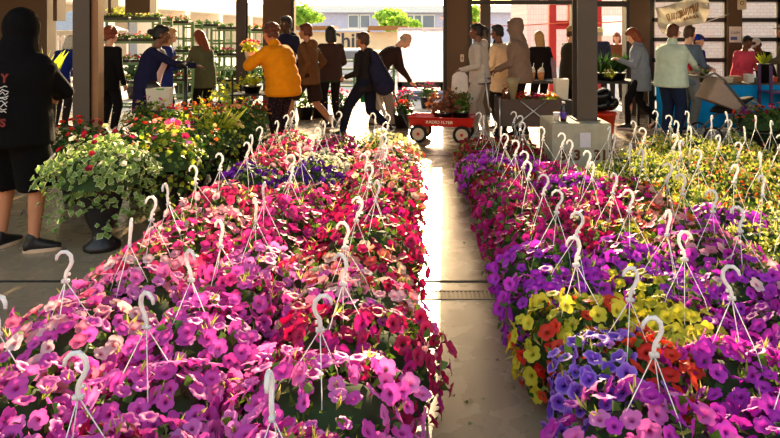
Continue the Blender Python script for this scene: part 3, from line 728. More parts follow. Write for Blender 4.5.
# background left
p = person('white-haired person in a blue jacket facing away, between black hood and tall column', 60, 10.2, -15, 1.55, lean=22, hp=10, L=(-.12, .42, .95), Rr=(.16, .42, .95), hair=('white', 'bob'), sk='light',
           top=('royal', (26, 44, 128)), puff=.012, hem=-.14, bottom=('dark_trousers', (40, 36, 40)))
p = person('person with curly red hair in a black jacket, back turned, beside the rusty pipe', 108, 9.4, -20, 1.62, lean=4, hair=('auburn', 'curly'), top=('black_jacket', (20, 18, 20)), hem=-.2, bottom=('black_jeans', (24, 22, 26)), wide=1.05)
p = person('woman with spectacles and tied black hair in a navy coat pushing a trolley', 148, 8.2, -75, 1.66, lean=14, hp=-2, sk='brown', feet=((-.1, -.1, 0), (.1, .12, 0)), L=(-.08, .30, 1.22), Rr=(.12, .62, 1.15), elR=(.4, -.2, -1),
           hair=('black', 'bun'), top=('navy_coat', (30, 30, 62)), hem=-.38, wide=1.16, bottom=('navy_trousers', (28, 30, 54)))
glasses(p)
g = MB(); T_ = p['tp']; g.loft([(T_(.01, .05, -.02), p['rx']*.15, p['fy']*.13), (T_(.01, .055, .16), p['rx']*.14, p['fy']*.13), (T_(.01, .07, .32), p['rx']*.145, p['fy']*.13), (T_(0, .05, .44), p['rx']*.09, p['fy']*.085)], 18)
g.build('blouse', cloth('pale_pink', (236, 196, 196)), p['t'], vox=.0125)
g = MB(); g.ell(T_(.17, .12, -.02), (.08, .10, .09), p['T']); g.limb(T_(.1, .16, .0), T_(-.1, .16, .02), .02, .02); bg_ = g.build('belt_bag', mat('dark_leather', (44, 34, 26), .45), p['t'], vox=.011)
p = person('blond person in a blue coat standing behind the woman with spectacles', 163, 9.7, -60, 1.62, lean=8, hair=('blond', 'bob'), top=('blue_coat', (36, 48, 118)), hem=-.36, wide=1.1, bottom=('dark_trousers', (40, 36, 40)), L=(-.1, .35, 1.1), Rr=(.12, .35, 1.1))
p = person('red-haired person in an olive jacket and black trousers looking down by the racks', 205, 10.6, 55, 1.60, lean=10, hp=22, hair=('auburn', 'long'), top=('olive', (96, 98, 70)), hem=-.26, wide=1.1, bottom=('black_jeans', (24, 22, 26)), L=(-.12, .42, 1.12), Rr=(.14, .42, 1.12))
# centre group
p = person('woman in a bright mustard puffer jacket and dark speckled trousers holding a flowering plant', 282, 8.15, 60, 1.68, lean=15, hp=8, sk='tan', feet=((-.1, -.05, 0), (.11, .06, 0)), L=(-.12, .42, 1.20), Rr=(.10, .44, 1.20), elL=(-1, -.4, -.4), elR=(1, -.5, -.4),
           hair=('chestnut', 'curly'), top=('mustard', (236, 140, 12)), puff=.026, hem=-.17, wide=1.16, bottom=('speckled_trousers', (54, 32, 34)), leg=1.1)
# its speckle
m_ = MATS['cloth_speckled_trousers']; n_ = m_.node_tree; vo = n_.nodes.new('ShaderNodeTexVoronoi'); vo.inputs['Scale'].default_value = 42; n_.links.new(n_.nodes['Texture Coordinate'].outputs['Object'], vo.inputs['Vector'])
cr = n_.nodes.new('ShaderNodeValToRGB'); cr.color_ramp.elements[0].position = .18; cr.color_ramp.elements[0].color = lin((120, 84, 76)); cr.color_ramp.elements[1].position = .26; cr.color_ramp.elements[1].color = lin((34, 20, 26))
n_.links.new(vo.outputs['Distance'], cr.inputs[0]); n_.links.new(cr.outputs[0], n_.nodes['Principled BSDF'].inputs['Base Color'])
PUF = p
p = person('man in a navy hooded jacket standing behind the boy in the brown jacket', 287, 10.6, 150, 1.80, sk='dark', hair=('black', 'short'), top=('navy_hood', (32, 36, 66)), hood='down', bottom=('black_jeans', (24, 22, 26)), hem=-.18)
p = person('boy in a brown jacket and dark shorts striding with bare calves and white socks', 309, 10.0, 72, 1.75, lean=3, sk='tan', feet=((-.08, .34, 0), (.10, -.36, 0)), heels=(0, .03), L=(-.22, .02, .86), Rr=(.2, .05, .86), hair=('chestnut', 'short'), top=('brown_jacket', (110, 74, 44)), hood='down', hem=-.14, wide=1.08,
           bottom=('dark_brown_shorts', (50, 34, 30)), shorts=True, leg=1.12, shoes=(50, 40, 36))
for i_ in (0, 1):
    a_ = [(-.08, .34), (.10, -.36)][i_]; z_ = .085+(0, .03)[i_]
    MB().limb((a_[0], a_[1], z_), (a_[0], a_[1]+(-.04, .03)[i_], z_+.09), .045, .047).build('sock', cloth('white_sock', (236, 230, 222)), p['t'], smooth=True)
p = person('woman with dark bobbed hair in a dark brown coat, standing before the lettered stall', 331, 10.7, 25, 1.64, lean=2, hair=('black', 'bob'), top=('dark_coat', (66, 48, 44)), hem=-.16, wide=1.12, bottom=('black_jeans', (24, 22, 26)), L=(-.2, .3, 1.05), Rr=(.18, .25, .98), sk='tan')
MB().loft([(V3((0, 0, .74)), V3((.2, 0, 0)), V3((0, .16, 0))), (V3((0, 0, .90)), V3((.185, 0, 0)), V3((0, .15, 0)))], 20).build('skirt_hem', cloth('dark_green', (40, 58, 46)), p['t'], smooth=True)
p = person('young man in a dark hooded jacket with a shoulder bag striding past the potted flowers', 366, 9.4, 62, 1.62, lean=4, hp=-4, sk='tan', feet=((-.09, .38, 0), (.09, -.36, 0)), heels=(0, .07), L=(-.22, .22, .95), Rr=(.22, .2, .93), hair=('brown', 'short'), top=('charcoal', (40, 34, 34)), hood='down', hem=-.12,
           bottom=('dark_navy', (24, 26, 44)), leg=1.1, shoes=(34, 26, 28))
YM = p
T_ = p['tp']
for i_, (a_, b_) in enumerate((((.09, 0, .93), (.09, -.33, .2)),)):
    MB().limb((.19, -.02, .90), (.17, -.12, .58), .026, .026).limb((.17, -.12, .58), (.15, -.30, .26), .026, .03).build('trouser_stripe', cloth('pale_stripe', (190, 176, 164)), p['t'], smooth=True)
p = person('balding man in a dark jumper and grey jeans bending over the wagon handle', 381, 10.35, -72, 1.74, lean=37, hp=22, sk='light', feet=((-.10, -.12, 0), (.12, .16, 0)), L=(-.04, .50, .72), Rr=(.12, .48, .66), hair=('grey', 'bald'), top=('dark_jumper', (52, 36, 34)), hem=-.10, wide=1.08,
           bottom=('grey_jeans', (150, 142, 136)), leg=1.12, shoes=(60, 52, 48))
BALD = p
p = person('woman with tied black hair in light grey hoodie and sweatpants carrying a white bag', 480, 9.55, 82, 1.67, lean=3, hp=-2, sk='brown', feet=((-.09, .06, 0), (.09, -.08, 0)), L=(-.18, .26, 1.02), Rr=(.12, .24, 1.0), hair=('black', 'pony'), top=('light_grey', (196, 184, 176)), hood='down', hem=-.12, wide=1.12,
           bottom=('sweatpants', (188, 176, 164)), leg=1.22, shoes=(200, 190, 180))
MB().loft([(V3((0, -.0, .80)), V3((.205, 0, 0)), V3((0, .17, 0))), (V3((0, 0, .90)), V3((.205, 0, 0)), V3((0, .17, 0)))], 22).build('shirt_tail', cloth('plum_shirt', (84, 66, 84)), p['t'], smooth=True)
GH = p
p = person('person in a taupe hooded sweatshirt with the hood up and black trousers', 520, 9.45, 68, 1.74, lean=5, hp=4, sk='brown', feet=((-.09, .04, 0), (.09, -.05, 0)), L=(-.12, .32, .98), Rr=(.12, .34, .96), hair=('black', 'short'), top=('taupe', (136, 112, 98)), hoodup=True, hem=-.14, wide=1.2, bottom=('black_trousers', (22, 20, 22)))
p = person('woman with long dark hair in a beige coat half hidden behind the taupe hoodie', 501, 10.1, 60, 1.66, lean=4, sk='brown', hair=('black', 'braid'), top=('beige_coat', (206, 186, 160)), hem=-.3, wide=1.15, bottom=('black_trousers', (22, 20, 22)), L=(-.12, .3, 1.0))
p = person('person with long fair hair in a black top, back turned behind the topped drinks', 541, 11.2, 20, 1.56, lean=6, hair=('blond', 'long'), top=('black_top', (26, 20, 22)), hem=-.2, wide=1.2, bottom=('black_trousers', (22, 20, 22)))
MB().chain([(.15, .05, 1.35), (.24, .0, 1.1), (.26, -.02, .75)], [.04, .07, .08]).build('scarf', cloth('mauve', (176, 140, 160)), p['t'], smooth=True)
p = person('person in dark clothes and tan cap half hidden behind the column on the block', 569, 11.3, -70, 1.64, lean=4, hair=('brown', 'short'), top=('dark_olive', (52, 46, 36)), hem=-.2, wide=1.15, bottom=('black_trousers', (22, 20, 22)), L=(-.12, .4, 1.0), Rr=(.12, .4, 1.0))
cap(p, 'tan_cap', (170, 140, 100))
# right
p = person('man in a navy shirt and pale hat standing outside among the plants', 599, 13.6, -20, 1.62, hair=('grey', 'short'), top=('navy_shirt', (40, 46, 70)), bottom=('dark_trousers', (40, 36, 40)), wide=1.05)
cap(p, 'pale_hat', (220, 205, 150))
p = person('red-haired person outside looking down behind the spiky leaves', 617, 14.2, 160, 1.52, hp=15, hair=('auburn', 'bob'), top=('brown_top', (120, 70, 46)), bottom=('dark_trousers', (40, 36, 40)))
p = person('auburn-haired woman in a grey-blue shirt and black leggings looking at her hands', 641, 10.2, 78, 1.66, lean=6, hp=26, sk='light', feet=((-.09, .22, 0), (.09, -.26, 0)), heels=(0, .05), L=(-.10, .34, 1.14), Rr=(.10, .34, 1.13), hair=('auburn', 'bob'), top=('grey_blue', (132, 140, 160)), hem=-.26, wide=1.08,
           bottom=('black_leggings', (22, 20, 24)), leg=.9, shoes=(30, 28, 30), hood='collar')
p = person('woman with short hair in a pale mint sweatshirt and dark jeans holding red drink', 671, 9.15, -52, 1.66, lean=3, hp=2, sk='light', feet=((-.1, .02, 0), (.1, .0, 0)), L=(-.06, .44, 1.06), Rr=(.16, .42, 1.04), elR=(1, -.6, -.6), hair=('chestnut', 'short'), top=('mint', (206, 224, 208)), hood='collar', hem=-.14, wide=1.38,
           bottom=('dark_jeans', (34, 44, 72)), leg=1.18, shoes=(90, 74, 66))
glasses(p); MINT = p
p = person('person in grey jeans and grey-blue shirt standing close behind the mint sweatshirt', 687, 9.85, -60, 1.64, lean=4, hair=('brown', 'short'), top=('denim_shirt', (96, 112, 134)), hem=-.16, wide=1.0, bottom=('pale_jeans', (128, 134, 140)), leg=1.1, L=(-.1, .35, 1.05), Rr=(.12, .35, 1.05))
p = person('person in a bright blue cap and indigo jacket beyond the blue table', 694, 11.1, -150, 1.50, lean=8, hair=('brown', 'short'), top=('indigo', (44, 36, 120)), hem=-.15, bottom=('dark_trousers', (40, 36, 40)), L=(-.12, .3, 1.05), Rr=(.12, .32, 1.05))
cap(p, 'blue_cap', (24, 60, 190))
p = person('dark-haired man in a pink shirt standing behind the blue table', 742, 11.0, -165, 1.49, lean=10, hp=8, sk='brown', hair=('black', 'short'), top=('pink_shirt', (236, 84, 110)), hem=-.12, wide=1.25, bottom=('dark_trousers', (40, 36, 40)), L=(-.2, .34, 1.0), Rr=(.2, .36, 1.0))
glasses(p)
p = person('person in a white cap and black top with pink sleeves leaning over the blue table', 765, 11.45, 120, 1.5, lean=24, hp=20, sk='brown', hair=('black', 'short'), top=('black_vest', (28, 24, 28)), hem=-.12, wide=1.1, bottom=('dark_trousers', (40, 36, 40)), L=(-.1, .42, 1.0), Rr=(.1, .42, 1.0))
cap(p, 'white_cap', (238, 234, 228))
p = person('person in an olive coat and grey cap at the end of the blue table', 790, 10.5, 65, 1.68, lean=5, hair=('grey', 'short'), sk='tan', top=('khaki_coat', (104, 92, 70)), hem=-.3, wide=1.15, bottom=('dark_trousers', (40, 36, 40)), L=(-.12, .4, 1.05), Rr=(.12, .4, 1.05))
cap(p, 'grey_cap', (96, 76, 74))
# ---------------------------------------------------------------- outside the hall
def brick(key, a, b_, mortar, sc, vert=False, off=.5):
    m = mat(key, a, .85, noise=.05); n = m.node_tree
    br = n.nodes.new('ShaderNodeTexBrick'); br.inputs['Color1'].default_value = lin(a); br.inputs['Color2'].default_value = lin(b_); br.inputs['Mortar'].default_value = lin(mortar)
    br.inputs['Scale'].default_value = sc; br.inputs['Mortar Size'].default_value = .02; br.offset = off
    mp = n.nodes.new('ShaderNodeMapping'); mp.inputs['Rotation'].default_value = (R(90), 0, R(90) if vert else 0)
    n.links.new(n.nodes['Texture Coordinate'].outputs['Object'], mp.inputs[0]); n.links.new(mp.outputs[0], br.inputs['Vector'])
    n.links.new(br.outputs[0], n.nodes['Principled BSDF'].inputs['Base Color']); return m
def box_thing(name, label, cat, x0, x1, Y0, Y1, z0, z1, m, group=None):
    t = thing(name, label, cat, ((x0+x1)/2, (Y0+Y1)/2, z0), 0, group); MB().b2(-(x1-x0)/2, (x1-x0)/2, -(Y1-Y0)/2, (Y1-Y0)/2, 0, z1-z0).build('wall', m, t); return t
M_win = mat('window_glass', (120, 128, 140), .08, noise=.1)
M_wf = mat('window_frame_white', (236, 230, 224), .6, noise=.04)
# long building far behind, lavender haze painted into its brick colour
D = 88.0
t = box_thing('building', 'long low brick building far beyond the yard, lavender haze painted into its colour', 'building', pt(200, 0, D).x, pt(530, 0, D).x, D, D+12, -.2, pt(0, 11, D).z, brick('hazed_brick', (196, 184, 206), (182, 172, 200), (214, 204, 220), 1.2))
loc = t.location
MB().b2(pt(196, 0, D).x-loc.x, pt(534, 0, D).x-loc.x, -7, 6.5, 4.1, pt(0, 6, D).z+.2).build('roof', mat('roof_edge', (226, 220, 220), .6), t)
for x0, x1 in ((349, 358), (361, 369.5), (406, 413), (415, 421), (423, 434)):
    c = pt((x0+x1)/2, 21.5, D)-loc; w_ = pt(x1, 0, D).x-pt(x0, 0, D).x
    f = MB().b2(c.x-w_/2-.12, c.x+w_/2+.12, -6.2, -5.95, c.z-.95, c.z+.95).build('window', M_wf, t); MB().b2(c.x-w_/2, c.x+w_/2, -6.24, -6.19, c.z-.8, c.z+.8).build('pane', M_win, f)
# trees
M_tree = plantmat('sunlit_tree_leaf', (120, 168, 48), (176, 206, 80), tr=.5); M_bark = mat('bark', (90, 70, 54), .9, noise=.3)
def tree(label, x, y0, y1, Y, wpx, n=900):
    z1 = pt(0, y0, Y).z; z0 = pt(0, y1, Y).z; r = wpx/2/F*Y; t = thing('tree', label, 'tree', pf(x, Y), 0, 'trees beyond the stall')
    MB().tube([(0, 0, 0), (.05, 0, z0), (0, 0, z1*.8)], .12, 8, rs=[.16, .11, .04]).build('trunk', M_bark, t, smooth=True)
    S = Stamp(); hc_ = [(rng.normal(0, r*.42), rng.normal(0, r*.42), rng.uniform(z0, z1-.25)) for _ in range(16)]
    for _ in range(n):
        c = hc_[int(rng.integers(16))]; d = rng.normal(0, 1, 3); d /= np.linalg.norm(d); p = np.array(c)+d*r*.42*rng.uniform(.6, 1.0)*(1, 1, .7)
        S.put(LEAF, p, basis(d+rng.normal(0, .5, 3), rng.random()*6), .26*Y/35*rng.uniform(.7, 1.3))
    S.build('crown', M_tree, t)
tree('small bright green tree behind the stall, nearest the brown pier', 304, 4, 26, 40, 34)
tree('bright green tree behind the stall roof, above the backpack man', 388, 9, 27, 36, 34)
tree('rounded green tree beside the white tarpaulin', 402, 14, 27, 33, 26, 600)
tree('green tree glimpsed through the narrow gap beside the middle pier', 475, 4, 34, 34, 16, 400)
# stall with the lettered board
D = 24.0; M_beige = mat('stall_board', (232, 206, 168), .7, noise=.06); M_brown = mat('stall_roof', (150, 100, 50), .7)
t = thing('market_stall', 'beige market stall with a brown roof and a board lettered Chill', 'stall', pf(345, D)); l = t.location
def X_(x): return pt(x, 0, D).x-l.x
def Z_(y): return pt(0, y, D).z
MB().b2(X_(285), X_(400), -.05, .05, Z_(50), Z_(32)).build('board', M_beige, t)
for xa_, xb_ in ((285, 333), (369, 408)): MB().b2(X_(xa_), X_(xb_), -.5, 1.5, Z_(30.5), Z_(26)).build('roof', M_brown, t)
MB().b2(X_(333), X_(369), -.3, 1.2, Z_(30.5), Z_(28.5)).build('canopy', M_wf, t)
MB().b2(X_(285), X_(408), .2, 1.4, 0.02, Z_(52)).build('counter', mat('stall_counter', (226, 216, 204), .7), t)
for x in (286, 334, 368, 407): MB().b2(X_(x)-.05, X_(x)+.05, .1, .2, 0, Z_(29)).build('post', M_brown, t)
text('lettering', 'Chill', 1.02*(D/33), (X_(346)-.02, -.07, Z_(41)), (R(90), 0, 0), mat('sign_ink', (66, 62, 72), .8), t, .01, .012)
# pale car
D = 19.0; t = thing('car', 'white parked car seen below the stall board', 'car', pf(345, D)); a = MB()
poly = [(-1.2, 0, .25), (-1.2, 0, .62), (-.8, 0, .70), (-.45, 0, .98), (.5, 0, .98), (.85, 0, .68), (1.3, 0, .60), (1.3, 0, .25)]
a.prism(poly, (0, 1.5, 0)); a.build('body', mat('car_paint', (226, 228, 236), .25, noise=.02), t, bevel=.05)
MB().prism([(-.42, -.01, .70), (-.36, -.01, .93), (.42, -.01, .93), (.7, -.01, .70)], (0, .02, 0)).build('side_window', M_win, t)
for x in (-.75, .8): MB().cyl((x, -.03, .27), (x, .2, .27), .27, n=20).build('wheel', M_rubber, t, bevel=.02)
# white tarpaulin screen with dark foot rail
D = 15.5; t = thing('tarpaulin_screen', 'large white tarpaulin screen standing on a dark rail behind the bending man', 'screen', pf(421, D)); l = t.location
x0, x1 = pt(398, 0, D).x-l.x, pt(444.5, 0, D).x-l.x; z0, z1 = pt(0, 82, D).z, pt(0, 29, D).z
def tarp(u, v):
    return (x0+(x1-x0)*u, .05*math.sin(u*7+v*3)*math.sin(v*9+u*4)+.03*math.sin(u*23+v*11), z0+(z1-z0)*v)
MB().grid(tarp, 40, 40).build('sheet', thin('tarpaulin', (238, 234, 244), .5, .5, .03), t, smooth=True, solid=.004)
MB().b2(x0, x1, .06, .12, z1-.02, z1+.04).b2(x0-.03, x0+.02, .06, .12, .1, z1).b2(x1-.02, x1+.03, .06, .12, .1, z1).build('frame', M_wf, t)
MB().b2(x0, x1, -.1, .2, z0-.12, z0).b2(x0, x0+.1, -.1, .2, 0, z0).b2(x1-.1, x1, -.1, .2, 0, z0).build('foot_rail', M_frame, t)
tag(MB().b2(pt(398, 0, 15).x, pt(444, 0, 15).x, 14.6, 15.1, -.01, .15).build('shade_strip', mat('shaded_asphalt', (110, 120, 160), .7)), 'low blue-grey strip of painted shade on the asphalt before the tarpaulin screen', 'shade strip')  # bluish slab standing in for asphalt in shade
# galvanised barrier outside
D = 13.2; t = thing('green_railing', 'green metal railing outside behind the woman in the dark coat', 'railing', pf(352, D)); a = MB(); l = t.location
for y in (61, 69, 77, 86): z = pt(0, y, D).z; a.b2(-.75, .85, -.02, .02, z-.018, z+.018)
for x in (-.75, .05, .85): MB().b2(x-.025, x+.025, -.025, .025, 0, 1.02).build('post', mat('green_paint', (92, 140, 96), .5), t)
a.build('rail', MATS['green_paint'], t)
# pink sided building and the red frame
D = 28.0; t = box_thing('building', 'pale pink building with vertical siding behind the drinks table', 'building', pt(527, 0, D).x, pt(640, 0, D).x, D, D+5, -.05, 4.3, brick('pink_siding', (226, 196, 190), (214, 184, 182), (196, 164, 164), 2.2, vert=True, off=0))
c = pt(615, 24, D)-t.location; MB().b2(c.x-.55, c.x+.55, -2.56, -2.5, c.z-.5, c.z+.35).build('window', M_wf, t)
D = 16.5; t = thing('red_frame_shelter', 'red steel frame shelter outside, left of the column on the block', 'shelter', pf(560, D)); a = MB(); l = t.location; M_rf = mat('red_steel', (190, 40, 44), .5)
for x in (552, 571, 597): xx = pt(x, 0, D).x-l.x; MB().b2(xx-.09, xx+.09, -.1, .1, 0, 2.35).build('post', M_rf, t)
for y in (3, 23, 27): z = pt(0, y, D).z; a.b2(pt(551, 0, D).x-l.x, pt(600, 0, D).x-l.x, -.06, .06, z-.06, z+.06)
a.build('beam', M_rf, t)
# orange cord strung outside
tag(MB().tube([pt(440, 18, 15.6), pt(470, 22, 14.5), pt(500, 26, 14.5), pt(530, 25, 14.5), pt(572, 22, 14.5), pt(600, 23, 14.5), pt(626, 21, 14.5), pt(680, 16, 18.9)], .012, 6).build('hanging_cord', mat('orange_cord', (240, 120, 70), .6), None, smooth=True), 'orange cord strung across outside the openings', 'cord')
# brick building behind the glazed doors
D = 19.0; t = box_thing('building', 'whitewashed brick building beyond the black glazed doors', 'building', pt(640, 0, D).x, pt(1150, 0, D).x, D, D+1.5, -.05, 3.3, brick('whitewashed_brick', (250, 228, 218), (244, 214, 204), (226, 190, 180), 2.6))
# arcade building on the left, running away from the hall
t = thing('building', 'white arcade building with grey-blue doors running away on the left', 'building', (-13.2, 40, 0)); M_aw = mat('arcade_white', (246, 232, 214), .7, noise=.04)
MB().b2(-1.9, -1.5, -16, 30, 0, 3.6).build('rear_wall', mat('arcade_wall', (176, 160, 144), .8), t)
MB().b2(-1.2, .3, -16, 30, 2.6, 3.6).build('fascia', M_aw, t)
for Yq in (-13, -8.5, -4, 2, 9.5, 18): MB().b2(-.35, .35, Yq-.35, Yq+.35, 0, 2.6).build('pillar', M_aw, t)
for Yq in (-10.6, -6, -1, 6): MB().b2(-1.52, -1.42, Yq-1.3, Yq+1.3, 0, 2.3).build('door', mat('arcade_door', (122, 132, 152), .5), t)
# grey canopy tent, far left
t = thing('canopy_tent', 'pale grey pointed canopy tent outside, behind the white-haired person', 'tent', pf(72, 17)); a = MB()
top = (0, 0, 2.05); cs = [(-1, -1, 1.55), (1, -1, 1.55), (1, 1, 1.55), (-1, 1, 1.55)]; a.add(cs+[top], [(0, 1, 4), (1, 2, 4), (2, 3, 4), (3, 0, 4)]); a.build('canopy', thin('tent_fabric', (196, 200, 206), .3), t, solid=.02)
for q in cs: MB().cyl((q[0], q[1], 0), (q[0], q[1], 1.56), .025).build('pole', M_wf, t)
t = thing('picket_fence', 'white slatted fence outside under the grey canopy tent', 'fence', pf(66, 15.2)); a = MB()
for i in range(14): a.b2(-1+i*.15, -.93+i*.15, -.02, .02, 0, 1.42)
a.build('slats', M_wf, t); MB().b2(-1.05, 1.1, .02, .05, 1.3, 1.38).b2(-1.05, 1.1, .02, .05, .3, .38).build('rail', M_wf, t)
# ---------------------------------------------------------------- green racks and their trays
M_rack = mat('rack_green', (126, 160, 112), .5, noise=.08)
def plantlet(S, G, c, r, h, n, flowers, fmi, leafsz=.05, spiky=False, lmi=0):
    for _ in range(n):
        a_ = rng.random()*6.28; q = rng.random()**.5; d = np.array([math.cos(a_)*q, math.sin(a_)*q, rng.uniform(.25, 1)]); base = np.array(c)+d*(r, r, h)*rng.uniform(.35, 1)
        if spiky:
            d2 = np.array([math.cos(a_)*q*1.0, math.sin(a_)*q*1.0, 1.1]); d2 /= np.linalg.norm(d2); up = np.array([d2[1], -d2[0], .3]); up -= d2*np.dot(up, d2); up /= np.linalg.norm(up)
            G.put(SPEAR, np.array(c), np.stack([d2, np.cross(up, d2), up], 1), h*rng.uniform(.7, 1.25), lmi)
        else: G.put(LEAF, base, basis(d+rng.normal(0, .5, 3), rng.random()*6.28), leafsz*rng.uniform(.7, 1.3), lmi if rng.random() < .8 else 0)
    for _ in range(flowers):
        a_ = rng.random()*6.28; q = rng.random()**.5; p_ = np.array(c)+np.array([r*q*math.cos(a_), r*q*math.sin(a_), h*(1.05-.45*q*q)+rng.uniform(-.02, .03)])
        S.put(PETL[int(rng.integers(3))], p_, basis(np.array([math.cos(a_)*.5, math.sin(a_)*.5-.2, 1])+rng.normal(0, .4, 3), 0), rng.uniform(.018, .028), fmi)
def tray(label, X, Y, z, L_, k, group, lf=None, hgt=.10, fl=26, n=60, name='seedling_tray', dep=.26):
    t = thing(name, label, 'plant tray', (X, Y, z), 0, group); MB().b2(-L_/2, L_/2, -dep/2, dep/2, 0, .05).build('tray', M_pot, t, bevel=.006)
    S, G = Stamp(), Stamp()
    m_ = max(1, int(L_/.13))
    for i in range(m_):
        for j in (-1, 1): plantlet(S, G, (-L_/2+(i+.5)*L_/m_, j*dep*.24, .04), .075, hgt, n//m_, fl//m_//2+1 if k else 0, 0)
    G.build('foliage', lf or M_leaf, t)
    if k: S.build('blossoms', pm(k), t)
    return t
def rack(label, x, Y, w_, h, nsh, d_=.5, mesh_=True, group='green racks by the left opening'):
    t = thing('plant_rack', label, 'rack', pf(x, Y), 0, group)
    for sx in (-1, 1):
        for sy in (-1, 1): MB().b2(sx*w_/2-.02, sx*w_/2+.02, sy*d_/2-.02, sy*d_/2+.02, .08, h).build('post', M_rack, t); MB().cyl((sx*w_/2, sy*d_/2-.02, .05), (sx*w_/2, sy*d_/2+.02, .05), .05, n=14).build('castor', M_rubber, t)
    zz = []
    for i in range(nsh):
        z = .25+(h-.3)*i/(nsh-1); zz.append(z); a = MB(); a.b2(-w_/2, w_/2, -d_/2, -d_/2+.03, z-.025, z+.01); a.b2(-w_/2, w_/2, d_/2-.03, d_/2, z-.025, z+.01)
        for k_ in range(9): xx = -w_/2+w_*k_/8; a.b2(xx-.008, xx+.008, -d_/2, d_/2, z-.012, z)
        a.build('shelf', M_rack, t)
    if mesh_:
        a = MB()
        for k_ in range(1, 5): xx = -w_/2+w_*k_/5; a.b2(xx-.007, xx+.007, d_/2-.01, d_/2, .2, h)
        a.build('back_wires', M_rack, t)
    return t, zz
r1, z1 = rack('wide green rack of plant trays behind the woman with spectacles', 133, 11.3, 1.15, 1.76, 5, mesh_=False)
for i, z in enumerate(z1[1:]):
    for s_ in (-1, 1):
        tray('tray of %s seedlings on the wide green rack, %s shelf, %s end' % (['leafy', 'rosy', 'green', 'budding'][i], ['second', 'third', 'fourth', 'top'][i], 'wall' if s_ < 0 else 'aisle'), r1.location.x+s_*.27, 11.3, z+.012, .5, ['cream', 'rose', 'redwhite', 'cream'][i], 'trays on the wide green rack', hgt=.09 if i < 3 else .06)
racks = []
for x, Y, w_, h, lab in ((178, 12.9, .78, 1.72, 'green wire rack left of the olive jacket'), (208, 13.4, .82, 1.66, 'green wire rack behind the olive jacket'), (231, 13.0, .62, 1.6, 'green wire rack between the olive jacket and the dark column'), (256, 13.8, .62, 1.56, 'green wire rack between the dark column and the brown pier')):
    racks.append(rack(lab, x, Y, w_, h, 6))
for (rk, zz), ks in zip(racks, (('rose', None, 'coral'), ('coral', None, None), (None, 'rose', None), (None, None, 'orange'))):
    for j, k in enumerate(ks):
        z = zz[1+j*2]; nm = ['low', 'middle', 'upper'][j]
        tray('tray of %s, %s shelf of the %s' % (COL[k][0]+' flowers' if k else 'green seedlings', nm, rk['label'].replace('green wire ', '').replace('between the olive jacket and the dark column', 'just left of the dark column').replace('between the dark column and the brown pier', 'against the brown pier')), rk.location.x, rk.location.y, z+.012, .5, k, 'trays on the wire racks')
# plants that hang in the high windows
for x in (109, 116, 121):
    S, G = Stamp(), Stamp(); t = thing('window_plant', 'leafy pot plant on the sill of the high window above the wide rack', 'potted plant', (wx(x), FY+.1, 1.72), 0, 'plants on the high window sill')
    plantlet(S, G, (0, 0, .08), .1, .2, 40, 0, 0); MB().lathe([(.05, 0), (.065, .09), (.06, .09)], 12).build('pot', M_pot, t, smooth=True); G.build('foliage', M_leafy, t)
# leafy nursery shrubs standing outside behind the racks
for i, x in enumerate((112, 136, 160, 184, 207, 229, 252)):
    lab = ['behind the red curly hair', 'behind the wide green rack', 'behind the blond blue coat', 'behind the rack left of the olive jacket', 'behind the olive jacket', 'just left of the dark column', 'just right of the dark column'][i]
    t = thing('nursery_shrub', 'dark leafy shrub in a black pot outside, '+lab, 'shrub', pf(x, 14.8), 0, 'shrubs behind the racks'); MB().lathe([(.16, 0), (.22, .3), (.2, .3), (.001, .28)], 16).build('pot', M_pot, t, smooth=True)
    S, G = Stamp(), Stamp(); h_ = .62+.12*math.sin(i*2.1); plantlet(S, G, (0, 0, .28), .33, h_, 420, 0, 0, leafsz=.11); G.build('foliage', M_leafd, t)
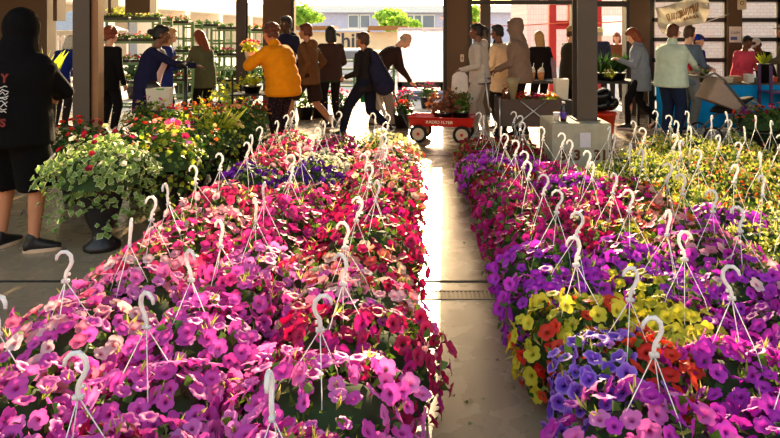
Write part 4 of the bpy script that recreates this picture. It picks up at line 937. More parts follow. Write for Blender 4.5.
# ---------------------------------------------------------------- standing planters
M_varie = plantmat('variegated_leaf', (110, 150, 60), (140, 176, 80), tr=.5, edge=(246, 244, 200))
URN = [(.10, 0), (.155, 0), (.155, .03), (.09, .07), (.075, .10), (.12, .17), (.16, .26), (.185, .36), (.205, .37), (.21, .40), (.195, .405), (.185, .37), (.001, .36)]
URN = [(r_*.72, z_) for r_, z_ in URN]
urn_o = MB().lathe(URN, 44, flute=.035).build('urn', M_pot, None, smooth=True); urn_d = urn_o.data; bpy.data.objects.remove(urn_o)
TALL = [(.11, 0), (.12, .0), (.165, .36), (.185, .365), (.185, .40), (.17, .40), (.001, .36)]
tall_o = MB().lathe(TALL, 28).build('pot', M_pot, None, smooth=True); tall_d = tall_o.data; bpy.data.objects.remove(tall_o)
def planter(X, Y, label, ks, lf, r=.30, h=.34, n=300, fl=45, group='tall planters left of the petunias', urn=False, z0=0, trail=.35, sc=1.0, ls=.06, spikes=0):
    t = thing('flower_planter', label, 'planter', (X, Y, z0), rng.random()*6, group); t.scale = (sc*(1.1 if Y < 5.3 else 1.0),)*3
    o = bpy.data.objects.new('urn' if urn else 'pot', urn_d if urn else tall_d); C.objects.link(o); o.parent = t
    S, G = Stamp(), Stamp()
    for _ in range(n):
        a_ = rng.random()*6.28; q = rng.random()**.5; zt = h*(1-.7*q*q); L_ = 1+.2*math.sin(3*a_+X*9)
        p_ = np.array([r*L_*q*math.cos(a_), r*L_*q*math.sin(a_), .42+zt*rng.uniform(.5, 1.05)])
        if rng.random() < .28: rr_ = rng.uniform(.62, .98); p_ = np.array([r*L_*rr_*math.cos(a_)*.95, r*L_*rr_*math.sin(a_)*.95, .42-trail*rng.random()**1.5*(.5+.5*math.sin(2*a_+Y*5)**2)])
        nn = np.array([math.cos(a_)*q, math.sin(a_)*q, .7])+rng.normal(0, .45, 3); G.put(LEAF, p_, basis(nn, rng.random()*6.28), ls*rng.uniform(.7, 1.25), int(rng.random() < .4))
    for _ in range(spikes): plantlet(S, G, (0, 0, .45), .2, .42, 1, 0, 0, spiky=True, lmi=1)
    V = []
    for j in range(5):
        for i in range(12): u = 2*math.pi*i/12; q = math.sin(.1+j*.36); V.append((r*.78*q*math.cos(u), r*.78*q*math.sin(u), .40+h*.7*math.cos(j*.36)))
    G.put((np.array(V), [(j*12+i, (j+1)*12+i, (j+1)*12+(i+1) % 12, j*12+(i+1) % 12) for j in range(4) for i in range(12)]+[tuple(range(12))], np.zeros(60)), (0, 0, 0), np.eye(3), 1, 2, .5)
    G.build('foliage', list(lf)+[M_core], t)
    for _ in range(fl):
        a_ = rng.random()*6.28; q = rng.random()**.5; p_ = np.array([r*q*math.cos(a_), r*q*math.sin(a_), .45+h*(1.02-.65*q*q)+rng.uniform(-.01, .04)])
        S.put(PETL[int(rng.integers(3))], p_, basis(np.array([math.cos(a_)*.6, math.sin(a_)*.6, .9])+rng.normal(0, .4, 3), 0), rng.uniform(.018, .032), int(rng.integers(len(ks))))
    if fl: S.build('blossoms', [pm(k) for k in ks], t)
    return t
GR = (M_leaf, M_leafd); LI = (M_leaf, M_leafy); VA = (M_varie, M_varie)
spec = [  # X, Y, label, flower kinds, foliage, radius, urn
 (-2.26, 4.62, 'fluted black urn spilling cream-edged variegated leaves, nearest of the planters', ('white', 'darkred', 'white'), VA, .36, True),
 (-1.98, 5.15, 'black urn of bright green fine foliage and pink flowers beside the variegated urn', ('pale', 'peach', 'rose'), LI, .28, False),
 (-2.62, 5.35, 'black planter of white and cream flowers behind the variegated urn', ('white', 'cream', 'rose'), GR, .33, False),
 (-2.0, 5.75, 'black planter of orange and yellow flowers over bronze leaves', ('orange', 'yellow', 'peach'), GR, .28, False),
 (-2.55, 6.0, 'black planter of red and pale flowers in the middle of the planter group', ('redwhite', 'coral'), GR, .33, False),
 (-3.1, 5.9, 'black planter with dark red blooms close to the grey column', ('darkred', 'coral'), GR, .30, False),
 (-1.98, 6.35, 'black planter with grassy upright leaves and trailing stems', ('cream',), LI, .28, False),
 (-2.52, 6.65, 'black planter of lime foliage with scarlet dots', ('coral', 'rose'), LI, .33, False),
 (-1.95, 6.95, 'black planter with trailing grey-green stems near the end of the outer row', ('yellow', 'peach'), GR, .28, False),
 (-2.5, 7.3, 'black planter glowing yellow-green in the sun, back of the middle row', ('yellow', 'orange'), LI, .33, False),
 (-3.1, 7.5, 'black planter of pink and lime plants beside the rusty pipe', ('rose', 'cream'), LI, .33, False),
 (-1.98, 7.52, 'last black planter of the outer row with a yellow bloom', ('yellow', 'coral'), GR, .27, False)]
for X, Y, lab, ks, lf, r, ur in spec:
    planter(X, Y, lab, ks, lf, r*.93, urn=ur or X > -2.1, h=.30, n=1100 if ur else 620, ls=.046 if ur else .046, trail=.30 if ur else .26, fl=26, spikes=14 if 'grassy' in lab else 0)
for X, Y, lab, ks in ((3.95, 7.5, 'planter of dark foliage and scarlet flowers past the cream calibrachoas, aisle end', ('coral', 'darkred')), (4.45, 7.3, 'planter of dark foliage and red flowers under the purple cart', ('darkred', 'coral')), (4.55, 8.0, 'planter of bright green leaves beside the purple cart', ('rose',))):
    planter(X, Y, lab, ks, GR, .32, h=.22, group='planters at the right end', fl=24, n=260)
# black plastic pots lying on their sides at the end of the row
for dx, dz, rr_ in ((0, .20, .14), (.16, .17, .12)):
    o = MB().lathe([(.01, 0), (rr_*.7, 0), (rr_, .16), (rr_*1.06, .16), (rr_*.95, .15), (rr_*.6, .02), (.01, .02)], 20).build('empty_pot', M_pot, None, smooth=True); o.location = (-1.72+dx, 7.35, dz-.03); o.rotation_euler = (R(80), 0, 0)
    tag(o, 'empty round black pot lying on its side at the end of the planter row', 'pot', 'empty black pots')
# ---------------------------------------------------------------- plant displays behind the people
def pot_plant(name, label, x, Y, z, ks, lf, r, h, n, fl, group=None, spiky=False, potr=.12, poth=.18, ls=.05, X=None):
    pos = pf(x, Y, z) if X is None else V3((X, Y, z)); t = thing(name, label, 'potted plant', pos, 0, group)
    MB().lathe([(potr*.7, 0), (potr*.95, poth), (potr, poth), (potr, poth+.02), (potr*.85, poth+.02), (.001, poth-.01)], 18).build('pot', M_pot, t, smooth=True)
    S, G = Stamp(), Stamp(); plantlet(S, G, (0, 0, poth), r, h, n, fl, 0, leafsz=ls, spiky=spiky, lmi=0); G.build('foliage', lf, t)
    if ks and fl: S.build('blossoms', pm(ks), t)
    return t
for i, (x, Y, ks, lf, r, h, lab) in enumerate(((212, 9.1, 'rose', M_leaf, .3, .3, 'low pot of rosy flowers in front of the green racks'), (196, 9.0, 'coral', M_leafy, .28, .28, 'low pot of scarlet blooms behind the white carton'), (180, 9.1, 'redwhite', M_leafy, .3, .3, 'pot of red and cream flowers beside the trolley post'),
        (226, 10.2, 'yellow', M_leafy, .32, .5, 'tall pot of yellow flowers left of the dark column'), (222, 9.5, 'rose', M_leafd, .3, .25, 'low pot of dusky pink flowers under the yellow ones'), (254, 9.6, 'crimson', M_leafd, .34, .28, 'spread of crimson flowers behind the mustard jacket'),
        (305, 11.3, None, M_leaf, .32, .34, 'green bushy pot plant between the boy and the dark coat'), (340, 11.4, 'rose', M_leafd, .34, .3, 'pot of dusky pink mums by the sunlit opening'), (318, 11.5, None, M_leaf, .3, .3, 'second green bush, half behind the striding boy'),
        (405, 11.0, 'rose', M_leafd, .2, .34, 'narrow pot of pink blooms just behind the bending man'), (427, 12.9, 'rose', M_leaf, .24, .3, 'pale pink flowering pot outside on the sunlit paving'), (402, 10.3, 'coral', M_leafd, .16, .22, 'small pot of rust-red flowers beside the wagon handle'))):
    pot_plant('potted_plant', lab, x, Y, 0, ks, lf, r, h, 170, 60 if ks else 0, 'potted plants behind the shoppers', potr=.15, poth=.2, ls=.06)
pot_plant('potted_palm', 'spiky yellow-green potted palm behind the black hooded figure', 42, 8.6, 0, None, M_leafy, .2, .5, 60, 0, spiky=True, potr=.2, poth=.75)
# plant cart with black posts left of the mustard jacket
D = 9.0; t = thing('plant_trolley', 'black-posted plant trolley with a pale deck beside the dark column', 'trolley', pf(254, D))
for sx, sy in ((-.24, -.2), (.3, -.2), (-.24, .2), (.3, .2)): MB().cyl((sx, sy, .1), (sx, sy, .95), .014).build('post', M_black, t); MB().cyl((sx-.015, sy, .05), (sx+.015, sy, .05), .05, n=14).build('castor', M_rubber, t)
for z, m_ in ((.32, mat('pale_deck', (206, 204, 200), .5)), (.68, M_frame)): MB().b2(-.27, .33, -.23, .23, z-.02, z).build('deck', m_, t)
pot_plant('potted_plant', 'lime green leafy plant on the upper deck of the black-posted trolley', 252, D, .68, None, M_leafy, .22, .2, 120, 0, potr=.13, poth=.08)
tray('tray of crimson flowers on the lower deck of the black-posted trolley', t.location.x+.03, D, .32, .5, 'crimson', None, hgt=.14, fl=60)
# held plant
pos = PUF['w']((-.02, .55, 1.26)); t = thing('potted_plant', 'small pot of red, yellow and pink blooms held by the mustard jacket', 'potted plant', pos)
MB().lathe([(.05, -.04), (.07, .06), (.066, .06), (.001, .05)], 14).build('pot', mat('terracotta_pale', (226, 190, 140), .7), t, smooth=True)
S, G = Stamp(), Stamp(); plantlet(S, G, (0, 0, .05), .11, .14, 60, 14, 0); plantlet(S, G, (.02, 0, .05), .13, .16, 20, 12, 1); plantlet(S, G, (-.02, 0, .05), .13, .15, 10, 10, 2); G.build('foliage', M_leafy, t); S.build('blossoms', [pm('yellow'), pm('crimson'), pm('peach')], t)
# trolley and white carton of the woman with spectacles
D = 8.0; t = thing('shopping_trolley', 'black trolley with an upright handle in front of the woman with spectacles', 'trolley', pf(172, D)); a = MB()
MB().b2(-.36, .2, -.2, .2, .50, .56).build('tray', M_black, t); MB().cyl((.17, 0, .1), (.17, 0, 1.10), .022).build('handle_post', M_black, t, smooth=True); MB().cyl((.12, -.12, 1.12), (.12, .12, 1.12), .025).limb((.17, 0, 1.08), (.12, 0, 1.12), .022, .022).build('handle', M_rubber, t, smooth=True)
for sx in (-.3, .15):
    for sy in (-.17, .17): MB().cyl((sx, sy, .08), (sx, sy, .5), .014).build('leg', M_black, t); MB().cyl((sx, sy-.015, .07), (sx, sy+.015, .07), .07, n=16).build('wheel', M_rubber, t)
c = pf(160, D, .565); t = thing('carton', 'white paper carton with a green tab standing on the black trolley', 'box', c, R(8)); MB().box((0, 0, .14), (.29, .2, .27), taper=.86).build('box', mat('white_card', (226, 216, 196), .7, noise=.08), t, bevel=.006); MB().b2(-.02, .07, -.104, -.098, .255, .272).build('tab', mat('green_tab', (80, 170, 60), .5), t)
# ---------------------------------------------------------------- block, column, notice, bottle
D0 = 6.62; bx0, bx1 = pt(551.5, 0, D0).x, pt(612, 0, D0).x; zt = pt(0, 123.5, D0).z
t = thing('concrete_block', 'weathered concrete block stencilled 313 carrying the middle steel column', 'block', ((bx0+bx1)/2, D0, 0)); hw = (bx1-bx0)/2
MB().box((0, .33, zt/2), (2*hw, .66, zt)).build('block', M_conc, t, bevel=.018)
M_st = mat('stencil_rust', (92, 48, 22), .85, noise=.3, scale=30)
def stencil(s_, x):
    for k_, ch in enumerate(s_):
        o = text('stencil', ch, .14, (x+k_*.072-.01, -.004, pt(0, 155.5, D0).z), (R(90), 0, 0), M_st, t, .001, .006)
stencil('313', pt(562, 0, D0).x-(bx0+bx1)/2+.02); stencil('313', pt(598, 0, D0).x-(bx0+bx1)/2)
tag(MB().b2(pt(579.5, 0, D0).x, pt(590.5, 0, D0).x, D0-.012, D0-.004, pt(0, 147.5, D0).z, pt(0, 132.5, D0).z).build('notice', mat('notice_paper', (204, 196, 206), .6), None, bevel=.003), 'small pale notice in a plastic sleeve on the face of the concrete block', 'notice')
X0 = pt(585.5, 0, 6.9).x; t = thing('steel_column', 'grey-brown steel column standing on the stencilled concrete block', 'column', (X0, 6.95, zt))
MB().b2(-.105, .105, -.13, -.11, 0, 3.8).b2(-.105, .105, .09, .11, 0, 3.8).b2(-.012, .012, -.11, .09, 0, 3.8).build('shaft', M_steel, t); MB().b2(-.13, .13, -.16, .14, 0, .015).build('base_plate', M_steel, t)
t = thing('drink_bottle', 'purple-labelled soft drink bottle on the concrete block', 'bottle', (pt(563.5, 0, 6.78).x, 6.78, zt)); MB().lathe([(.028, 0), (.033, .01), (.033, .11), (.030, .13), (.014, .17), (.013, .185), (.001, .186)], 18).build('bottle', mat('cola', (40, 20, 24), .1), t, smooth=True)
MB().lathe([(.0336, .03), (.0342, .032), (.0342, .10), (.0336, .102)], 18).build('label', mat('purple_label', (70, 40, 150), .4), t, smooth=True); MB().lathe([(.016, .185), (.016, .205), (.001, .206)], 14).build('cap', M_wf, t, smooth=True)
t = thing('paper_cup', 'crumpled white paper cup beside the bottle on the concrete block', 'cup', (pt(556.5, 0, 6.85).x, 6.85, zt)); MB().lathe([(.026, 0), (.036, .085), (.034, .085), (.001, .08)], 14).build('cup', mat('white_card'), t, smooth=True)
# ---------------------------------------------------------------- red wagon
t = thing('red_wagon', 'red pull-along wagon with pale wheels crossing the aisle', 'wagon', pf(443, 9.1), R(-10)); a = MB()
def wtray(w0, w1, z0, z1): return [(-w0, -.20, z0), (w0, -.20, z0), (w0, .20, z0), (-w0, .20, z0)], [(-w1, -.23, z1), (w1, -.23, z1), (w1, .23, z1), (-w1, .23, z1)]
b0, b1 = wtray(.43, .45, .225, .345); a.add(b0+b1, [(0, 3, 2, 1), (0, 1, 5, 4), (1, 2, 6, 5), (2, 3, 7, 6), (3, 0, 4, 7)]); a.build('tub', M_red, t, solid=.012)
a = MB(); a.tube([V3(p) for p in b1]+[V3(b1[0])], .012, 8); a.build('rim', M_red, t, smooth=True)
text('side_lettering', 'RADIO FLYER', .062, (-.02, -.222, .287), (R(83), 0, 0), mat('cream_paint', (246, 226, 190), .5), t, .001, .001)
for i_, sx in enumerate((-.31, .29)):
    MB().b2(sx-.05, sx+.05, -.15, .15, .10, .225).build('bolster', M_black, t); MB().cyl((sx, -.22, .122), (sx, .22, .122), .01).build('axle', M_black, t)
    for sy in (-.23, .23):
        wl = MB(); wl.lathe([(.085, -.02), (.12, -.018), (.124, 0), (.12, .018), (.085, .02), (.085, -.02)], 28).build('wheel', M_rubber, t, smooth=True); wo_ = bpy.context.scene.objects[-1] if False else C.objects[-1]
        wo_.location = (sx, sy, .124); wo_.rotation_euler = (R(90), 0, 0)
        MB().lathe([(.001, -.012), (.088, -.012), (.088, .012), (.001, .012)], 24).build('wheel_disc', mat('wheel_cream', (222, 190, 156), .5), wo_, smooth=False); MB().lathe([(.001, -.03), (.022, -.028), (.022, .028), (.001, .03)], 14).build('hub', M_red, wo_)
MB().tube([(-.38, 0, .14), (-.5, .02, .16), (-.62, .12, .36), (-.78, .3, .66)], .012, 8).build('handle', M_black, t, smooth=True)
MB().tube([(-.78, .22, .66), (-.83, .3, .68), (-.78, .38, .66)], .012, 8).build('hand_grip', M_black, t, smooth=True)
mm = plantmat('bronze_leaf', (104, 44, 36), (150, 96, 60), tr=.35)
t = pot_plant('potted_plant', 'bushy bronze-leaved plant in a black pot riding on the red wagon', 443, 9.1, .24, None, mm, .26, .30, 260, 0, potr=.14, poth=.14, ls=.075)
pot_plant('potted_plant', 'fine green leafy plant riding beside the bronze one on the wagon', 461, 9.16, .24, None, M_leaf, .2, .32, 240, 0, potr=.12, poth=.14, ls=.055)
# ---------------------------------------------------------------- folding wagon with its load
D = 8.95; t = thing('folding_wagon', 'grey-brown fabric folding wagon with a crossed metal frame', 'wagon', pf(528, D)); xw = .44; M_fab = cloth('wagon_fabric', (92, 76, 70))
a = MB(); a.b2(-xw, xw, -.24, -.225, .26, .62); a.b2(-xw, xw, .225, .24, .26, .62); a.b2(-xw, -xw+.015, -.24, .24, .26, .62); a.b2(xw-.015, xw, -.24, .24, .26, .62); a.b2(-xw, xw, -.24, .24, .25, .265); a.build('basket', M_fab, t, bevel=.004)
a = MB(); a.tube([(-.30, -.262, .20), (.20, -.262, .60)], .009, 8); a.build('cross_bar', M_chrome, t, smooth=True); a = MB(); a.tube([(.36, -.262, .20), (-.14, -.262, .60)], .009, 8); a.build('cross_bar', M_chrome, t, smooth=True)
for sx in (-.42, .42): MB().cyl((sx, -.25, .14), (sx, -.25, .64), .012).build('leg', M_chrome, t, smooth=True); MB().cyl((sx, .25, .14), (sx, .25, .64), .012).build('leg', M_chrome, t, smooth=True)
for sx in (-.36, .36):
    for sy in (-.22, .22): MB().cyl((sx, sy-.025, .10), (sx, sy+.025, .10), .10, n=20).build('wheel', M_rubber, t, bevel=.01)
MB().tube([(-.42, 0, .2), (-.54, 0, .5), (-.6, 0, .98)], .011, 8).build('pull_handle', M_chrome, t, smooth=True)
l = t.location
def wplant(x, ks, lab, lf=M_leaf, h=.10, fl=26, r=.11):
    q = pot_plant('potted_plant', lab, 0, D, .27, ks, lf, r, h, 60, fl, 'plants riding in the folding wagon', potr=.09, poth=.30, X=l.x+x); return q
wplant(-.30, 'peach', 'bronze and peach plant at the handle end of the folding wagon', mm, .20, 8); wplant(-.08, 'coral', 'scarlet flowers in the middle of the folding wagon'); wplant(.14, 'crimson', 'crimson flowers next to the scarlet in the folding wagon'); wplant(.32, 'orange', 'orange and yellow flowers at the column end of the folding wagon', M_leafy)
t = thing('plastic_sleeve', 'clear plastic sleeve of flowers standing in the folding wagon', 'bouquet', (l.x-.22, D-.08, .60)); MB().lathe([(.03, 0), (.075, .22), (.095, .30), (.088, .29), (.03, .02)], 14).build('sleeve', thin('cellophane', (222, 206, 170), .6, .2), t, smooth=True)
S, G = Stamp(), Stamp(); plantlet(S, G, (0, 0, .1), .07, .18, 30, 14, 0); G.build('foliage', M_leafy, t); S.build('blossoms', pm('peach'), t)
t = thing('carton', 'plain white paper carton left of the middle column, behind the folding wagon', 'box', pf(561, 9.35, 0)); MB().box((0, 0, .70), (.2, .16, .30), taper=.85).build('box', MATS['white_card'], t, bevel=.006); MB().b2(-.14, .14, -.12, .12, .0, .55).build('stand', M_frame, t)
# white bag of the grey hoodie, green bag and shoulder bag
pos = GH['w']((-.14, .30, .66)); t = thing('shopping_bag', 'white plastic bag held by the woman in grey sweats', 'bag', pos, R(10)); MB().loft([(V3((0, 0, 0)), V3((.09, 0, 0)), V3((0, .06, 0))), (V3((0, 0, .05)), V3((.13, 0, 0)), V3((0, .07, 0))), (V3((0, 0, .25)), V3((.115, 0, 0)), V3((0, .05, 0))), (V3((0, 0, .33)), V3((.05, 0, 0)), V3((0, .03, 0)))], 16).build('sack', thin('bag_white', (232, 226, 224), .4), t, smooth=True)
a = MB().tube([(-.04, 0, .3), (0, 0, .37), (.04, 0, .3)], .008, 6); a.build('handle', MATS['bag_white'], t, smooth=True)
pos = YM['w']((.20, .16, .52)); t = thing('shopping_bag', 'bright teal-green bag dangling from the striding young man', 'bag', pos, R(-20)); MB().loft([(V3((0, 0, 0)), V3((.06, 0, 0)), V3((0, .05, 0))), (V3((.02, 0, .1)), V3((.085, 0, 0)), V3((0, .06, 0))), (V3((-.02, 0, .24)), V3((.07, 0, 0)), V3((0, .05, 0))), (V3((-.03, 0, .34)), V3((.03, 0, 0)), V3((0, .02, 0)))], 16).build('sack', thin('bag_teal', (20, 176, 132), .3), t, smooth=True)
pos = YM['w']((-.02, -.22, .80)); t = thing('shoulder_bag', 'large navy shoulder bag with a lime panel on the striding young man', 'bag', pos, R(62)); a = MB(); a.limb((0, -.16, .02), (0, .06, .46), .12, .06); a.limb((0, -.10, .0), (0, .02, .26), .13, .11); a.limb((.06, -.12, .02), (-.06, -.12, .02), .10, .10); a.build('bag', cloth('bag_navy', (36, 36, 60)), t, vox=.012)
MB().limb((.10, .16, -.02), (.12, .06, .08), .07, .09).build('lime_panel', cloth('bag_lime', (150, 160, 44)), t, vox=.012); MB().tube([(.14, .02, .42), (.15, .22, .46), (.06, .36, .36)], .014, 6).build('strap', cloth('strap_grey', (90, 90, 100)), t, smooth=True)
# red drink of the mint sweatshirt
pos = MINT['w']((.02, .50, 1.08)); t = thing('drink_cup', 'tall red drink with a straw held by the mint sweatshirt', 'cup', pos); MB().lathe([(.028, -.06), (.038, .07), (.036, .07), (.001, .06)], 14).build('cup', thin('red_drink', (214, 40, 70), .4, .2), t, smooth=True); MB().cyl((0, 0, .05), (.02, 0, .16), .005, n=6).build('straw', mat('pink_straw', (240, 60, 120), .4), t)
# ---------------------------------------------------------------- drinks table, tubs and right-hand tables
D = 10.55; t = thing('side_table', 'low dark table holding two topped drinks between hoodies and column', 'table', pf(537, D)); MB().b2(-.38, .38, -.25, .25, .70, .74).build('table_top', M_frame, t)
for sx in (-.34, .34):
    for sy in (-.21, .21): MB().b2(sx-.02, sx+.02, sy-.02, sy+.02, 0, .70).build('leg', M_frame, t)
for x in (532, 541): 
    t = thing('iced_drink', 'clear cup of caramel drink with whipped cream on the low dark table', 'cup', pf(x, 10.45, .74), 0, 'topped drinks on the low dark table')
    MB().lathe([(.04, 0), (.058, .13), (.055, .13), (.001, .12)], 16).build('cup', mat('caramel', (206, 140, 84), .3), t, smooth=True); MB().ell((0, 0, .15), (.055, .055, .04)).ell((.01, 0, .185), (.035, .035, .03)).build('cream', mat('whipped_cream', (248, 236, 220), .6), t, smooth=True); MB().cyl((.01, 0, .15), (.03, 0, .28), .005, n=6).build('straw', M_white, t)
D = 9.7; t = thing('red_tub', 'bright red plastic tub under the black bags, right of the middle column', 'tub', pf(602, D)); MB().lathe([(.15, 0), (.16, 0), (.2, .30), (.215, .30), (.215, .325), (.19, .325), (.17, .02), (.001, .02)], 28).build('tub', mat('red_plastic', (226, 52, 20), .4, noise=.04), t, smooth=True)
r_ = random.Random(5); 
for k_, (dx, dy, w_, z_) in enumerate(((-.04, 0, .17, .33), (.12, .06, .13, .34), (.0, .06, .15, .47))):
    t = MB(); t.ell((0, 0, .1), (w_, .13, .10), None, 24, 16); v_ = [(x*(1+.12*math.sin(9*y+7*z+k_)), y*(1+.1*math.sin(11*x)), z*(1+.15*math.sin(13*x+5*y))) for x, y, z in t.v]; t.v = v_
    o = t.build('rubbish_sack', mat('black_film', (16, 16, 18), .25, bump=.8, bscale=25), None, smooth=True); p_ = pf(602, D, z_); o.location = (p_.x+dx, p_.y+dy, z_); tag(o, ['shiny black plastic sack on the red tub, lowest of the heap', 'shiny black plastic sack slumped to the right of the tub', 'topmost shiny black plastic sack above the red tub'][k_], 'sack')
D = 10.8; t = thing('display_table', 'plant display table beyond the black sacks, right of the middle column', 'table', pf(612, D)); MB().b2(-.55, .4, -.3, .3, .68, .72).build('table_top', M_frame, t)
for sx in (-.5, .35):
    for sy in (-.25, .25): MB().b2(sx-.02, sx+.02, sy-.02, sy+.02, 0, .68).build('leg', M_frame, t)
for x, lab in ((601, 'spiky dark green potted plant next to the middle column on the display table'), (612, 'spiky dark green potted plant in the centre of the display table'), (620, 'spiky dark green potted plant nearest the grey-blue shirt')):
    pot_plant('spiky_plant', lab, x, D, .72, None, M_leafd, .2, .34, 26, 0, 'spiky plants on the display table', spiky=True, potr=.1, poth=.1)
pot_plant('potted_plant', 'yellow-leaved plant low at the front of the display table', 609, D-.22, .72, 'yellow', M_leafy, .12, .12, 60, 10, potr=.08, poth=.05)
# blue-clothed table
D = 10.4; x0, x1 = 3.66, 5.72; M_blue = cloth('cyan_cloth', (16, 150, 226)); t = thing('market_table', 'long table under a bright blue cloth at the right', 'table', ((x0+x1)/2, D, 0)); hw = (x1-x0)/2
MB().b2(-hw, hw, -.34, .34, .68, .72).build('table_top', mat('table_board', (84, 76, 68), .7), t)
for sx in (-hw+.1, 0, hw-.1): MB().b2(sx-.02, sx+.02, .22, .26, 0, .68).build('leg', M_frame, t)
def drape(u, v):
    return (-hw-.01+(2*hw+.02)*u, -.352-.018*(1-v)*(1+math.sin(u*46))-.01*(1-v)*math.sin(u*17+2), .04+.66*v)
o = MB().grid(drape, 220, 8).build('tablecloth', M_blue, None, smooth=True, solid=.004); o.location = t.location; tag(o, 'bright blue tablecloth hanging down the front of the market table', 'tablecloth')
lbl = ['small white card box', 'low grey tray', 'pale bundle', 'brown paper box', 'white tub', 'grey-green tray', 'cream card box', 'small red box']
cols = [(226, 216, 196), (120, 116, 100), (206, 196, 176), (150, 110, 76), (236, 232, 226), (110, 124, 104), (236, 220, 190), (190, 60, 50)]
for k_ in range(8):
    w_ = [.16, .26, .2, .16, .10, .14, .10, .10][k_]; h_ = [.09, .05, .07, .08, .12, .05, .10, .07][k_]; X = [4.28, 4.55, 4.82, 5.03, 5.2, 5.36, 5.5, 5.62][k_]
    t = thing('goods_box', lbl[k_]+' among the goods on the blue table', 'box', (X, D-.12+.1*(k_ % 2), .722)); MB().box((0, 0, h_/2), (w_, .16, h_), taper=.92).build('box', mat('goods_%d' % k_, cols[k_], .7), t, bevel=.008); MB().b2(-w_/2-.004, w_/2+.004, -.084, .084, h_-.006, h_+.012).build('lid', mat('goods_lid_%d' % k_, tuple(min(255, c_+14) for c_ in cols[k_]), .6), t)
pot_plant('potted_plant', 'silvery spiky plant on the blue table beside the blue cap', 704, D-.15, .722, None, M_leaf, .14, .20, 24, 0, spiky=True, potr=.08, poth=.08)
pot_plant('potted_plant', 'leafy yellow-green plant in front of the white cap on the blue table', 764, 10.2, .722, None, M_leafy, .2, .2, 44, 0, spiky=True, potr=.1, poth=.28)
# purple plant stand
D = 9.75; t = thing('plant_stand', 'purple metal plant stand in front of the blue tablecloth', 'stand', pf(773, D)); M_pur = mat('purple_paint', (74, 34, 96), .45)
for sx, h_ in ((-.1, 1.02), (.26, .62), (.6, .62)):
    for sy in (-.13, .2): MB().b2(sx-.018, sx+.018, sy-.018, sy+.018, 0, h_ if sx < 0 else .62).build('post', M_pur, t)
for z in (.30, .62): MB().b2(-.12, .62, -.15, .22, z-.015, z+.01).build('shelf', M_pur, t)
pot_plant('potted_plant', 'silver-leaved plant in a black pot on the floor left of the purple stand', 748, D-.1, .0, None, plantmat('silver_leaf', (120, 120, 104), (190, 186, 160), tr=.2), .2, .24, 130, 0, potr=.17, poth=.30, ls=.06)
# stroller
D = 8.9; t = thing('stroller', 'baby stroller with a beige canopy and a purple blanket', 'stroller', pf(722, D)); l = t.location
def q_(x, y, dy=0): p_ = pt(x, y, D); return V3((p_.x-l.x, dy, p_.z))
def canopy(u, v):
    a_ = R(-5+75*u); c = q_(731, 107); rr = .50*(1-.22*v*v*0-.04*math.sin(u*12)); dirv = V3((-math.cos(a_+R(10)), 0, math.sin(a_+R(10)))); w_ = .22*math.sin(math.pi*(.06+.88*v)); 
    k_ = (v-.5)*2; return c+dirv*rr*(1-.16*k_*k_)+V3((0, k_*.21, 0))
a = MB()
for k_ in range(5): pass
poly = [q_(700, 98), q_(712, 76), q_(737, 104), q_(731, 110)]
vs_ = []
for dy, sc_ in ((-.22, .93), (-.19, 1), (0, 1.04), (.19, 1), (.22, .93)):
    cc = q_(722, 100); vs_ += [cc+(p_-cc)*sc_+V3((0, dy, 0)) for p_ in poly]
fs_ = [(k_*4+i, k_*4+(i+1) % 4, (k_+1)*4+(i+1) % 4, (k_+1)*4+i) for k_ in range(4) for i in range(4)]+[(3, 2, 1, 0), (16, 17, 18, 19)]
a.add(vs_, fs_); a.build('canopy', cloth('canopy_beige', (168, 146, 132)), t, bevel=.02)
MB().tube([q_(697, 76, -.23), q_(707, 72, -.23), q_(716, 78, -.23), q_(738, 106, -.23)], .016, 8).tube([q_(697, 76, .23), q_(707, 72, .23), q_(716, 78, .23), q_(738, 106, .23)], .016, 8).tube([q_(697, 76, -.23), q_(697, 76, .23)], .018, 8).build('push_bar', mat('bar_grey', (120, 112, 104), .4, metal=.4), t, smooth=True)
for dy in (-.22, .22): MB().tube([q_(740, 104, dy), q_(722, 118, dy), q_(708, 131, dy)], .015, 8).build('rear_leg', MATS['bar_grey'], t, smooth=True); MB().tube([q_(728, 108, dy), q_(742, 120, dy), q_(748, 136, dy)], .015, 8).build('front_leg', MATS['bar_grey'], t, smooth=True)
MB().loft([(q_(722, 112), V3((.16, 0, 0)), V3((0, .17, 0))), (q_(728, 106), V3((.2, 0, .03)), V3((0, .19, 0))), (q_(742, 100), V3((.14, 0, .05)), V3((0, .18, 0)))], 16).build('seat', cloth('seat_black', (34, 30, 32)), t, smooth=True)
for x, y, dy in ((705, 136, -.24), (705, 136, .24), (747, 139, -.2), (747, 139, .2)):
    rr_ = .13 if x < 720 else .09; c = q_(x, y, dy); c.z = rr_; a = MB(); n = 28; a.tube([c+V3((rr_*.9*math.cos(u*.2244), 0, rr_*.9*math.sin(u*.2244))) for u in range(29)], rr_*.1, 8); wl = a.build('wheel', M_rubber, t, smooth=True)
    a = MB()
    for k_ in range(8): a.cyl(c, c+V3((rr_*.88*math.cos(k_*.785), 0, rr_*.88*math.sin(k_*.785))), .005, n=6)
    a.cyl(c+V3((0, -.02, 0)), c+V3((0, .02, 0)), .02); a.build('spokes', M_chrome, wl)
def blank(u, v):
    p0 = q_(732, 104).lerp(q_(744, 110), u); p1 = q_(737, 132).lerp(q_(755, 127), u); p_ = p0.lerp(p1, v); return p_+V3((0, -.25-.03*math.sin(u*14)*v-.02*v, 0))
o = MB().grid(blank, 24, 12).build('blanket', cloth('purple_blanket', (112, 42, 124)), None, smooth=True, solid=.012); o.location = l; tag(o, 'purple blanket hanging from the front of the stroller', 'blanket')
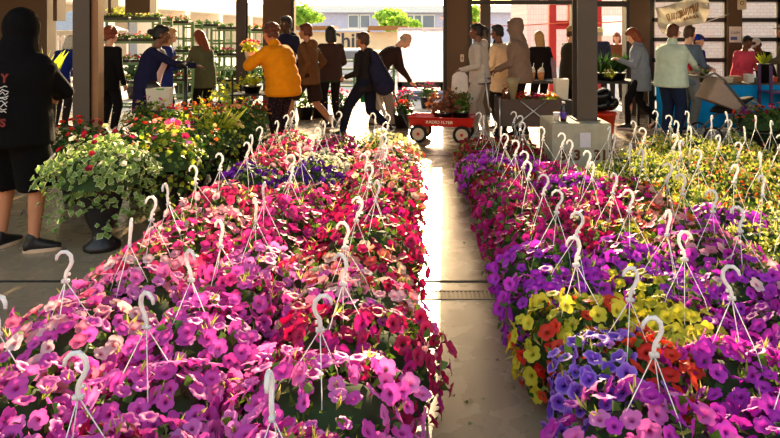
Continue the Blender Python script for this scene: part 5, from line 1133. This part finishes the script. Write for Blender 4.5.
# ---------------------------------------------------------------- banner, papers, boxes on the piers
D = FY-.35; t = thing('banner', 'crumpled cream banner with faded brown lettering hanging before the glazed door', 'banner', pf(680, D)); l = t.location
P0, P1, P2, P3 = [pt(x, y, D)-l for x, y in ((655, 8), (707, -14), (707, 22), (662, 34))]
def ban(u, v):
    a_ = P0.lerp(P1, u); b_ = P3.lerp(P2, u); p_ = a_.lerp(b_, v); s_ = math.sin(math.pi*u); p_.z -= .10*s_*(1-v)-.03*s_; p_.y += .10*math.sin(u*9+v*4)*v+.05*math.sin(u*21-v*6); return p_
mb_ = thin('banner_cloth', (232, 228, 216), .35, .7, .06)
n_ = mb_.node_tree; MB().grid(ban, 60, 30).build('cloth', mb_, t, smooth=True, solid=.003)
a = MB()
for k_ in range(9):
    u = .18+k_*.075
    def off(u_, v_): q = ban(u_, v_); return V3((q.x, q.y-.012, q.z))
    a.tube([off(u, .62), off(u+.01, .36), off(u+.045, .34), off(u+.035, .60)], .012, 5)
for k_ in range(5): u = .55+k_*.045; a.tube([off(u, .78), off(u+.02, .70), off(u+.03, .80)], .014, 5)
a.build('faded_lettering', mat('faded_brown', (170, 132, 90), .8), t)
MB().tube([pt(706, 22, D)-l, pt(718, 18, D)-l, pt(729, 14, FY-.13)-l], .008, 6).build('cord', M_white, t, smooth=True)
MB().tube([P1+V3((0, 0, 0)), P1+V3((0, 0, 1.2))], .006, 5).build('tie', M_white, t); MB().tube([P0, P0+V3((.0, .05, 1.6))], .006, 5).build('tie', M_white, t)
t = thing('paper_sign', 'white paper sign with a blue strip on the pier right of the banner', 'sign', pt(735.5, 34.5, FY-.16)); MB().b2(-.11, .11, 0, .012, -.145, .145).build('sheet', mat('sign_paper', (230, 226, 220), .7), t); MB().b2(-.09, .03, -.003, .001, -.10, -.04).build('blue_strip', mat('strip_blue', (86, 110, 170), .6), t)
text('lettering', 'CASH', .062, (0, -.003, .03), (R(90), 0, 0), M_ink, t, .001)
t = thing('paper_sign', 'small cream paper stuck high above the paper sign with blue strip', 'sign', pt(742, 3, FY-.16)); MB().b2(-.08, .08, 0, .012, -.12, .12).build('sheet', mat('cream_paper', (214, 200, 170), .8), t); a = MB(); a.tube([(.03*math.cos(u*.5), -.003, .03*math.sin(u*.5)) for u in range(13)], .006, 5); a.build('emblem', M_ink, t)
t = thing('switch_box', 'pale rounded switch box on the middle brown pier', 'switch', pt(462, 58, FY-.11)); MB().b2(-.035, .035, -.04, 0, -.07, .07).build('cover', mat('box_pale', (206, 190, 170), .5), t, bevel=.015); MB().b2(-.01, .01, -.048, -.03, -.02, .02).build('rocker', M_frame, t)
t = thing('junction_box', 'dark narrow socket strip low on the middle brown pier', 'socket', pt(459.5, 80, FY-.11)); MB().b2(-.04, .04, -.03, 0, -.14, .14).build('cover', M_frame, t, bevel=.008); 
for z in (-.07, .07): MB().b2(-.02, .02, -.036, -.025, z-.03, z+.03).build('outlet', mat('box_pale'), t)
# rope barrier at the left
tag(MB().tube([pt(-4, 177, 4.9), pt(10, 180, 4.9), pt(28, 178, 4.9), pt(44, 174, 4.9)], .005, 6).build('barrier_rope', mat('rope', (150, 150, 150), .7), None, smooth=True), 'thin pale rope strung behind the calves of the black hooded figure', 'rope')
# litter on the aisle floor
mlv = plantmat('dry_leaf', (92, 60, 30), (70, 90, 40), tr=.1); r_ = random.Random(9)
for i, (x, y, s_) in enumerate(((463, 403, .022), (470, 401, .016), (484, 402, .02), (468, 427, .022), (500, 362, .02), (512, 388, .014), (455, 398, .018), (430, 240, .03), (437, 165, .03), (463, 243, .03), (436, 210, .02), (452, 190, .02), (470, 265, .02), (445, 262, .015), (476, 327, .014))):
    Y = F*EYE/(y-VY); G = Stamp(); nn = np.array([r_.gauss(0, .2), r_.gauss(0, .2), 1]); G.put(LEAF, (0, 0, .006), basis(nn, r_.random()*6), s_*(1.3 if i < 8 else .8), 0, .2)
    o = G.build('fallen_petal', mlv); o.location = pf(x, Y); tag(o, 'dry fallen petal or leaf lying on the concrete aisle', 'litter', 'fallen bits on the aisle')
# unseen wall added behind the camera to cut the fill light
tag(MB().b2(-30, 30, -14, -13, 0, 7).build('building', mat('fill_blocker', (120, 108, 100), .9)), 'plain dark wall added behind the viewer to cut the fill light', 'building')
